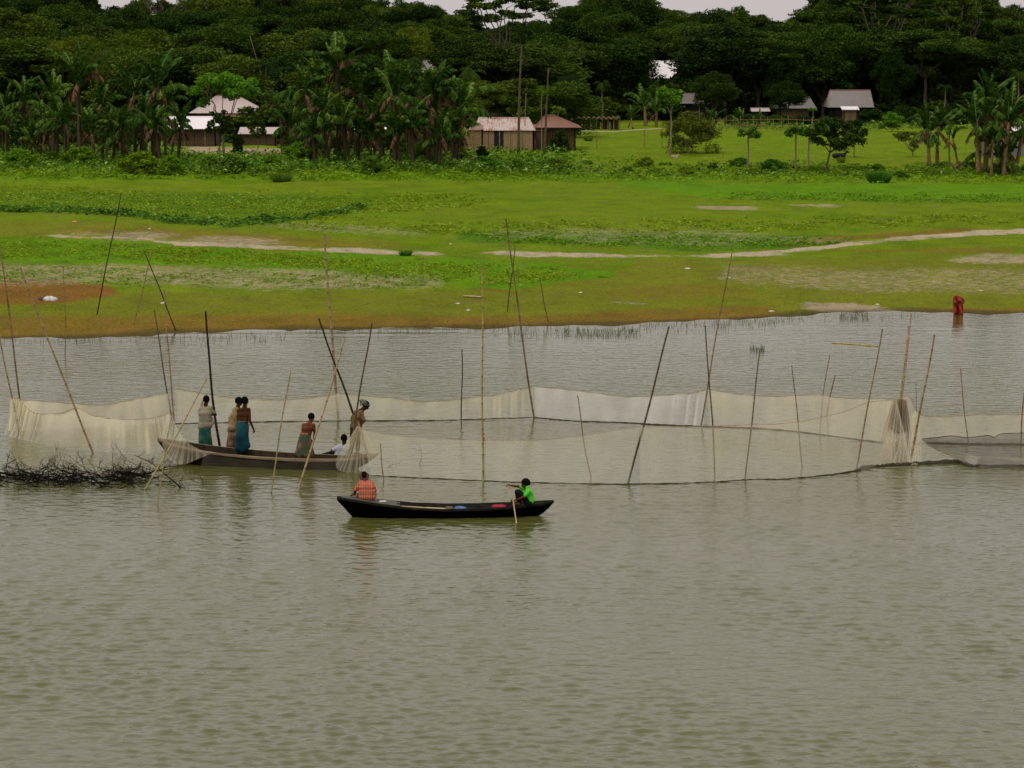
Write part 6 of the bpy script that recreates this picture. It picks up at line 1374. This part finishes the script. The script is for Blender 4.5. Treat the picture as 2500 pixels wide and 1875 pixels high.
def banana(label, bx, by, cx, cy, s=1.0, nl=9, dead=2, brown=False, group=None, Y=None, dead_up=0):
    b0 = G(bx, by) if Y is None else Gz((bx - 1250) / FP * Y, Y); c0 = PY(cx, cy, b0.y + brr.uniform(-.4, .4)) - b0; root = empty('banana_plant', b0, label=label, cat='banana plant', group=group)
    st = add('stem', brr.choice(SMB if brown else SM), root); st.scale = (s, s, c0.length / 4.0); st.rotation_euler = Vector((0, 0, 1)).rotation_difference(c0.normalized()).to_euler()
    a = brr.uniform(0, 6.28)
    for k in range(nl):
        a += 2.4 + brr.uniform(-.4, .4); m_ = LM[brr.choice((0, 0, 0, 1, 1, 3, 2, 4)) if k < nl - 2 else 3]; o = add('leaf', m_, root); o.location = c0 + Vector((0, 0, -.28 * s * (k % 4)))
        o.rotation_euler = (brr.uniform(-.25, .25), brr.uniform(-.2, .2), a); o.scale = (s * brr.uniform(.8, 1.1),) * 3
    for k in range(dead):
        a += 2.1; up_ = k < dead_up; o = add('dry_leaf', LMD[1 if up_ else 0], root); o.location = c0 + Vector((0, 0, -.3)); o.rotation_euler = (brr.uniform(-.3, .3), 0, a); o.scale = (s,) * 3
    return root
BL = 'left banana clump'; BC = 'central banana clumps'; BRG = 'right banana clump'
LEFTB = [('banana plant with the tallest spreading crown in the left clump', 196, 398, 190, 192, 1.15), ('banana plant at the front right of the left clump, leaning over the tin roof', 382, 396, 398, 262, 1.1), ('tall banana plant with ragged top left of the bright tin roof', 372, 398, 384, 205, 1.1),
         ('banana plant behind the orange-brown dead trunk', 130, 385, 128, 232, .95), ('banana plant half hidden in shade at the left picture edge', 20, 380, 12, 262, .9), ('banana plant left of the orange-brown dead trunk', 62, 383, 58, 240, .9), ('banana plant in the dark middle of the left clump', 250, 396, 248, 262, .95),
         ('banana plant behind the tall ragged one at left', 330, 390, 326, 222, 1.0), ('low banana plant at the front of the left clump', 300, 402, 296, 306, .8), ('banana plant under the tallest spreading crown', 160, 396, 158, 290, .85), ('small banana plant low beside the bright tin hut', 420, 380, 424, 320, .6), ('banana plant with drooping leaves against the tin roof', 350, 399, 352, 292, .9),
         ('banana plant beyond the left clump, next to the picture edge', -60, 382, -60, 240, 1.0), ('banana plant with stem crossing others at the left clump foot', 392, 400, 376, 300, .85), ('thin banana plant left of the low front one', 232, 400, 222, 312, .75)]
CENB = [('tallest banana plant with dry ragged top, centre left', 828, 398, 824, 160, 1.2), ('banana plant left of the tallest one, ragged pale leaves', 750, 392, 744, 218, 1.0), ('banana plant with upright bright leaves right of the tallest', 872, 396, 880, 228, 1.1), ('banana plant with broken leaves in the second central clump', 965, 404, 962, 218, 1.1),
        ('banana plant with a fan of upright leaves, centre of the second clump', 1046, 404, 1054, 246, 1.15), ('banana plant beside the fan-leaved one', 1066, 402, 1062, 212, 1.05), ('banana plant with one long leaf reaching to the barn', 1112, 404, 1126, 256, 1.1), ('low banana plant with leaves before the tan side room', 1104, 406, 1122, 312, .95),
        ('banana plant in the dark heart of the central clump', 800, 400, 790, 268, .95), ('low leafy banana plant in front of the tallest', 845, 402, 838, 290, .9), ('slim banana plant at the left end of the central clump', 690, 380, 686, 262, .85), ('small banana plant right of the low shed', 716, 384, 706, 300, .75),
        ('banana plant leaning left in the second clump', 935, 400, 915, 282, .9), ('low banana plant in front of the fan-leaved one', 1010, 408, 1004, 296, .9), ('banana plant hidden behind the second central clump', 1000, 392, 1002, 236, 1.0), ('small banana plant between the two central clumps', 905, 396, 903, 312, .7),
        ('slender banana plant behind the central clump', 780, 388, 776, 200, .95), ('low banana plant at the foot of the second clump', 1070, 410, 1078, 322, .8), ('young banana plant at the foot of the central clump', 770, 402, 762, 322, .75), ('short banana plant at the middle of the second clump', 980, 407, 968, 318, .8)]
RIB = [('largest banana plant of the right clump, trunk thick and brown', 2388, 424, 2385, 298, 1.0), ('banana plant with pale broken upright leaf in the right clump', 2405, 420, 2412, 258, 1.05), ('banana plant at the right of the right clump', 2450, 428, 2462, 300, 1.0), ('banana plant behind the right clump, ragged top', 2436, 424, 2470, 272, 1.0),
       ('low banana plant beside the grey tin shed', 2478, 420, 2500, 310, .8), ('left banana plant of a brown-stemmed pair in the right field', 2268, 404, 2264, 304, .85), ('right banana plant of a brown-stemmed pair in the right field', 2287, 404, 2290, 308, .85), ('leafless-looking banana plant between the pair and the right clump', 2318, 412, 2317, 336, .45), ('leaning thin banana plant left of the right clump', 2340, 410, 2326, 334, .5), ('banana plant low in front of the right clump', 2420, 430, 2424, 336, .6)]
SMALLB = [('pale-stemmed banana plant at the back of the field left of the two-trunk tree', 1577, 309, 1574, 258, 1.15), ('slimmer banana plant close right of the pale-stemmed one', 1602, 310, 1603, 268, .9), ('small banana plant in the far field fence, left', 1744, 318, 1744, 292, .6), ('small banana plant in the far field fence, middle', 1812, 318, 1812, 302, .7), ('small banana plant in the far field fence, right', 1850, 318, 1851, 294, .7),
          ('small banana plant over the roof ridge of the rust-roofed house', 1402, 318, 1401, 296, .8), ('low banana plant in front of the dim grey house', 1545, 312, 1541, 288, .6)]
for k, (lb, bx, by, cx, cy, s) in enumerate(LEFTB): banana(lb, bx, by, cx, cy, s, 12, 3, group=BL, dead_up=k % 3 == 0)
for k, (lb, bx, by, cx, cy, s) in enumerate(CENB): banana(lb, bx, by, cx, cy, s, 12, 3, group=BC, dead_up=(k % 2 == 0) + (k == 0))
for k, (lb, bx, by, cx, cy, s) in enumerate(RIB): banana(lb, bx, by, cx, cy, s, 10 if s > .6 else 3, 3, True, BRG, dead_up=k % 2)
for k, (lb, bx, by, cx, cy, s) in enumerate(SMALLB): banana(lb, bx, by, cx, cy, s, 7, 1, True, 'small bananas at the back of the field')
for (x0, x1, n_, gr) in ((-40, 440, 22, BL), (690, 1130, 26, BC), (2385, 2480, 5, BRG)):
    for k in range(n_):
        bx = x0 + (x1 - x0) * (k + .5 + brr.uniform(-.3, .3)) / n_; by = brr.uniform(374, 402) if x0 < 2000 else brr.uniform(410, 428); hh_ = brr.uniform(45, 120)
        banana(lab('young low banana plant', bx, 'near'), bx, by, bx + brr.uniform(-10, 10), by - hh_, brr.uniform(.6, .85), 9, 2, x0 > 2000, 'young bananas filling the clumps')
b_ = MB(); p0, p1 = G(2330, 412), G(2395, 400); b_.tube([Vector((0, 0, .1)), p1 - p0 + Vector((0, 0, 1.0))], [.12, .09], 8); o = b_.build('fallen_stem', M_STEMB, None, True); o.location = p0; tag(o, 'fallen brown banana stem leaning against the right banana clump', 'banana stem')
b_ = MB(); p0, p1 = G(1118, 408), G(1166, 396); b_.tube([Vector((0, 0, .1)), p1 - p0 + Vector((0, 0, .5))], [.09, .06], 8); o = b_.build('fallen_stem', M_STEMB, None, True); o.location = p0; tag(o, 'fallen pale banana stem in front of the tan side room', 'banana stem')
# ---- ground cover: countless leaves and blades
def Gv(px, py):
    px = np.asarray(px, float); py = np.asarray(py, float); dx = (px - 1250) / FP; yy_ = (937.5 - py) / FP; d1 = CP + yy_ * SP; d2 = yy_ * CP - SP; z = np.ones_like(px)
    for _ in range(24): t = (z - H) / d2; X = dx * t; Y = d1 * t; z = .5 * z + .5 * terr(X, Y)
    return np.stack([X, Y, terr(X, Y)], -1)
def hnoise(P, f=.5, s=0.0): 
    x, y = P[:, 0] * f + s, P[:, 1] * f * .8 + s * 1.7
    return .5 + .25 * (np.sin(x * 1.9 + 1.3 * np.sin(y * .9)) * np.cos(y * 1.7 + np.sin(x * 1.1)) + np.sin(x * 4.3 + y * 2.1 + s) * np.sin(y * 3.9 - x) * .8)
def cover(name, label, top, bot, n, size, hmax, mat, seed, cat='plants', thin=0.0, edge=None, up=2.6, asp=.5, tex=.5, fx=120, fy=5):
    rg = np.random.default_rng(seed); top = np.array(top, float); bot = np.array(bot, float); x0, x1 = top[0, 0], top[-1, 0]
    px = x0 + (x1 - x0) * rg.random(n); t = rg.random(n)
    if edge is not None: t = np.where(rg.random(n) < edge, 1 - np.abs(rg.normal(0, .07, n)), t)
    yt = np.interp(px, top[:, 0], top[:, 1]); yb = np.interp(px, bot[:, 0], bot[:, 1]); py = yt + (yb - yt) * t + rg.normal(0, 1.5, n); P = Gv(px, py); h = hnoise(P, tex, seed); h2 = hnoise(P, tex * 3.1, seed + 3.3)
    ed = np.minimum(np.minimum(t, 1 - t) * fy, np.minimum(px - x0 + (x0 < 0) * 500, x1 - px + (x1 > 2500) * 500) / fx); th_ = thin + .35 * np.clip(1 - ed, 0, 1) ** 2
    keep = ((h * .6 + h2 * .4 + rg.normal(0, .08, n)) > th_) & (MASK('path', px, py) < .4); P = P[keep]; h = h[keep] * .6 + h2[keep] * .4
    hh = hmax * np.clip((h - thin) / (1 - thin), .05, 1); P[:, 2] += hh * rg.random(len(P)) ** .45 + .02
    V, F, T = cards(P, size * (.55 + .9 * rg.random(len(P))), rg, up, asp, tone=np.clip(rg.random(len(P)) ** 1.1, 0, 1) * 1.0); o = add(name, npmesh(name, V, F, False, T), None, mat)
    return tag(o, label, cat, kind='stuff')
def blades(name, label, regs, hgt, w, mat, seed, cat='grass', water=False):
    rg = np.random.default_rng(seed); PP = []; HH = []
    for (x0, x1, top, bot, n) in regs:
        px = x0 + (x1 - x0) * rg.random(n); cl = hnoise(np.stack([px * .05, px * 0, px * 0], -1), 1.0, seed); top_ = np.interp(px, [x0, x1], top); bot_ = np.interp(px, [x0, x1], bot); py = top_ + (bot_ - top_) * rg.random(n)
        if not water: kp = MASK('path', px, py) + MASK('bare', px, py) * .8 + (rg.random(len(px)) < .12) < .45; px, py = px[kp], py[kp]
        P = Gv(px, py) if not water else np.array([PZ(a, b, 0) for a, b in zip(px, py)])
        PP.append(P)
    P = np.concatenate(PP); n = len(P); a = rg.random(n) * 6.283; h = hgt * (.4 + .8 * rg.random(n)); ln = rg.normal(0, .22, (n, 2)) * h[:, None]; dx = np.cos(a) * w; dy = np.sin(a) * w
    V = np.zeros((n, 3, 3)); V[:, 0] = P + np.stack([dx, dy, dx * 0 - .03], -1); V[:, 1] = P + np.stack([-dx, -dy, dx * 0 - .03], -1); V[:, 2] = P + np.stack([ln[:, 0], ln[:, 1], h], -1)
    o = add(name, npmesh(name, V.reshape(-1, 3), np.arange(n * 3).reshape(n, 3), False, rg.random(n)), None, mat); return tag(o, label, cat, kind='stuff')
cover('undergrowth', 'tangled green undergrowth along the embankment below the left and central bananas', [(-60, 352), (430, 360), (450, 379), (690, 380), (720, 362), (1100, 372), (1440, 376)], [(-60, 424), (500, 430), (1100, 426), (1440, 436)], 36000, .15, 1.3, LF_U, 21, thin=.38, tex=.7, fy=3, up=1.6)
cover('undergrowth', 'patchy undergrowth along the right half of the embankment', [(1380, 372), (1700, 392), (2560, 398)], [(1380, 438), (1700, 440), (2560, 438)], 22000, .12, .6, LF_U, 63, thin=.52, tex=.5, fy=3, up=2)
WB = []
for b0_, lf_ in zip(BUSH * 2, (LF_U, LF_U, LF_H, LF_H)):
    c2 = b0_[1].copy(); c2.materials.clear(); c2.materials.append(lf_); WB.append((b0_[0], c2, b0_[2]))
r3 = random.Random(8)
for k in range(34):
    px = -30 + 77 * k + r3.uniform(-20, 20); py = r3.uniform(388, 428) + (10 if px > 1400 else 0); p = G(px, py)
    if 450 < px < 780: p = G(px, max(py, 398))
    put_tree('weed_bush', lab('low leafy weed bush', px, 'in front of'), WB[r3.choice((0, 1, 1, 2, 2, 3))], p - Vector((0, 0, .15)), r3.uniform(.9, 1.9) * (.55 if px > 1400 else 1), r3.uniform(.8, 1.6), r3.uniform(0, 6), 'weed bushes along the embankment', 'bush')
cover('undergrowth', 'low bright weeds at the foot of the embankment', [(-60, 405), (2560, 405)], [(-60, 440), (2560, 454)], 34000, .12, .5, LF_H, 22, thin=.42, fy=3)
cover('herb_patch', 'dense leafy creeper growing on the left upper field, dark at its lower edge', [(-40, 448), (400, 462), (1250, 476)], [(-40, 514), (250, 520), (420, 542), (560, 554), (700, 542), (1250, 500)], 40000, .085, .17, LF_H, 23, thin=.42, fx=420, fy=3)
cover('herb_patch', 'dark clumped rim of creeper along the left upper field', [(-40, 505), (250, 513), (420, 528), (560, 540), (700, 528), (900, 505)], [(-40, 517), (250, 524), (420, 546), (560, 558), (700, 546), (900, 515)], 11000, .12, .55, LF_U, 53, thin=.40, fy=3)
cover('herb_patch', 'patchy creeper above the sandy path at the centre right', [(1080, 556), (1450, 575), (1760, 570), (2120, 584)], [(1080, 592), (1450, 604), (1760, 618), (1900, 607), (2120, 596)], 15000, .085, .18, LF_H, 24, thin=.48, fy=3)
cover('herb_patch', 'bright green creeper strip below the sandy path at left', [(-40, 576), (340, 594), (700, 616), (1080, 632), (1500, 664)], [(-40, 634), (350, 645), (700, 656), (1000, 692), (1250, 700), (1500, 676)], 24000, .075, .10, LF_H, 25, thin=.42, fy=3, fx=300)
cover('herb_patch', 'dark-edged weed line across the far right of the upper field', [(1700, 470), (2560, 474)], [(1700, 486), (2250, 494), (2560, 499)], 11000, .09, .26, LF_H, 26, thin=.46, edge=.3)
cover('herb_patch', 'scattered weeds on the sparse ground of the middle field', [(560, 500), (1100, 540), (1800, 530), (2560, 520)], [(560, 560), (1100, 575), (1800, 572), (2560, 545)], 15000, .09, .2, LF_H, 27, thin=.52)
cover('herb_patch', 'scattered small weeds on the bare strip at left', [(-40, 636), (1100, 668)], [(-40, 700), (1100, 712)], 10000, .07, .09, LF_H, 28, thin=.5, fy=3)
cover('herb_patch', 'weeds of the back field in front of the fence', [(1740, 300), (2560, 300)], [(1740, 318), (2560, 322)], 9000, .16, .8, LF_U, 29, thin=.35)
LF_G = leafmat('short_grass_blades', (.10, .19, .010), (.20, .32, .018), .1, .3, yellow=(.28, .28, .06), scale=.2)
LF_R = leafmat('reed_blades', (.03, .045, .008), (.10, .12, .03), .1, .2)
blades('meadow_grass', 'short grass of the wide river meadow', [(-40, 2540, (436, 436), (520, 500), 30000), (-40, 2540, (520, 500), (640, 600), 26000), (-40, 2540, (640, 600), (800, 755), 26000)], .06, .022, LF_G, 31)
blades('field_grass', 'short grass of the field before the far houses', [(1380, 2540, (322, 322), (400, 400), 16000)], .09, .03, LF_G, 32)
blades('water_grass', 'thin grass standing in the shallows along the bank', [(1375, 1565, (804, 802), (826, 824), 420), (1200, 1390, (800, 800), (826, 822), 130), (-20, 420, (832, 824), (842, 832), 120), (420, 700, (815, 808), (846, 834), 150), (700, 1200, (805, 802), (814, 810), 160), (1560, 1960, (792, 774), (806, 786), 300), (2050, 2120, (764, 764), (784, 784), 130), (1830, 1866, (850, 850), (860, 860), 60), (1960, 2260, (766, 765), (790, 776), 70), (1560, 1900, (800, 790), (818, 800), 90)], .24, .009, LF_R, 33, water=True)
def tuft(name, label, px, py, n, hgt, rad, mat, seed):
    rg = np.random.default_rng(seed); p = G(px, py); a = rg.random(n) * 6.283; q = rad * rg.random(n) ** .6; P = np.stack([np.cos(a) * q, np.sin(a) * q, q * 0], -1); h = hgt * (.5 + .6 * rg.random(n)); b = rg.random(n) * 6.283; w = .022
    V = np.zeros((n, 3, 3)); V[:, 0] = P + np.stack([np.cos(b) * w, np.sin(b) * w, b * 0], -1); V[:, 1] = P - np.stack([np.cos(b) * w, np.sin(b) * w, b * 0], -1); V[:, 2] = P * 1.7 + np.stack([rg.normal(0, .1, n), rg.normal(0, .1, n), h], -1)
    o = add(name, npmesh(name, V.reshape(-1, 3), np.arange(n * 3).reshape(n, 3), False, rg.random(n)), None, mat); o.location = p; return tag(o, label, 'grass tuft')
tuft('grass_tuft', 'tall dark grass tuft standing alone at the right field edge', 2146, 447, 2600, .85, .62, LF_U, 41)
tuft('grass_tuft', 'round dark grass tuft at the field edge in front of the left yard', 686, 443, 2000, .62, .55, LF_U, 42)
tuft('grass_tuft', 'small weed tuft on the sandy path, centre left', 990, 624, 300, .32, .25, LF_U, 43)
tuft('grass_tuft', 'small dark shrublet in the field right of the rust-roofed house', 1436, 345, 500, .45, .3, LF_U, 44)
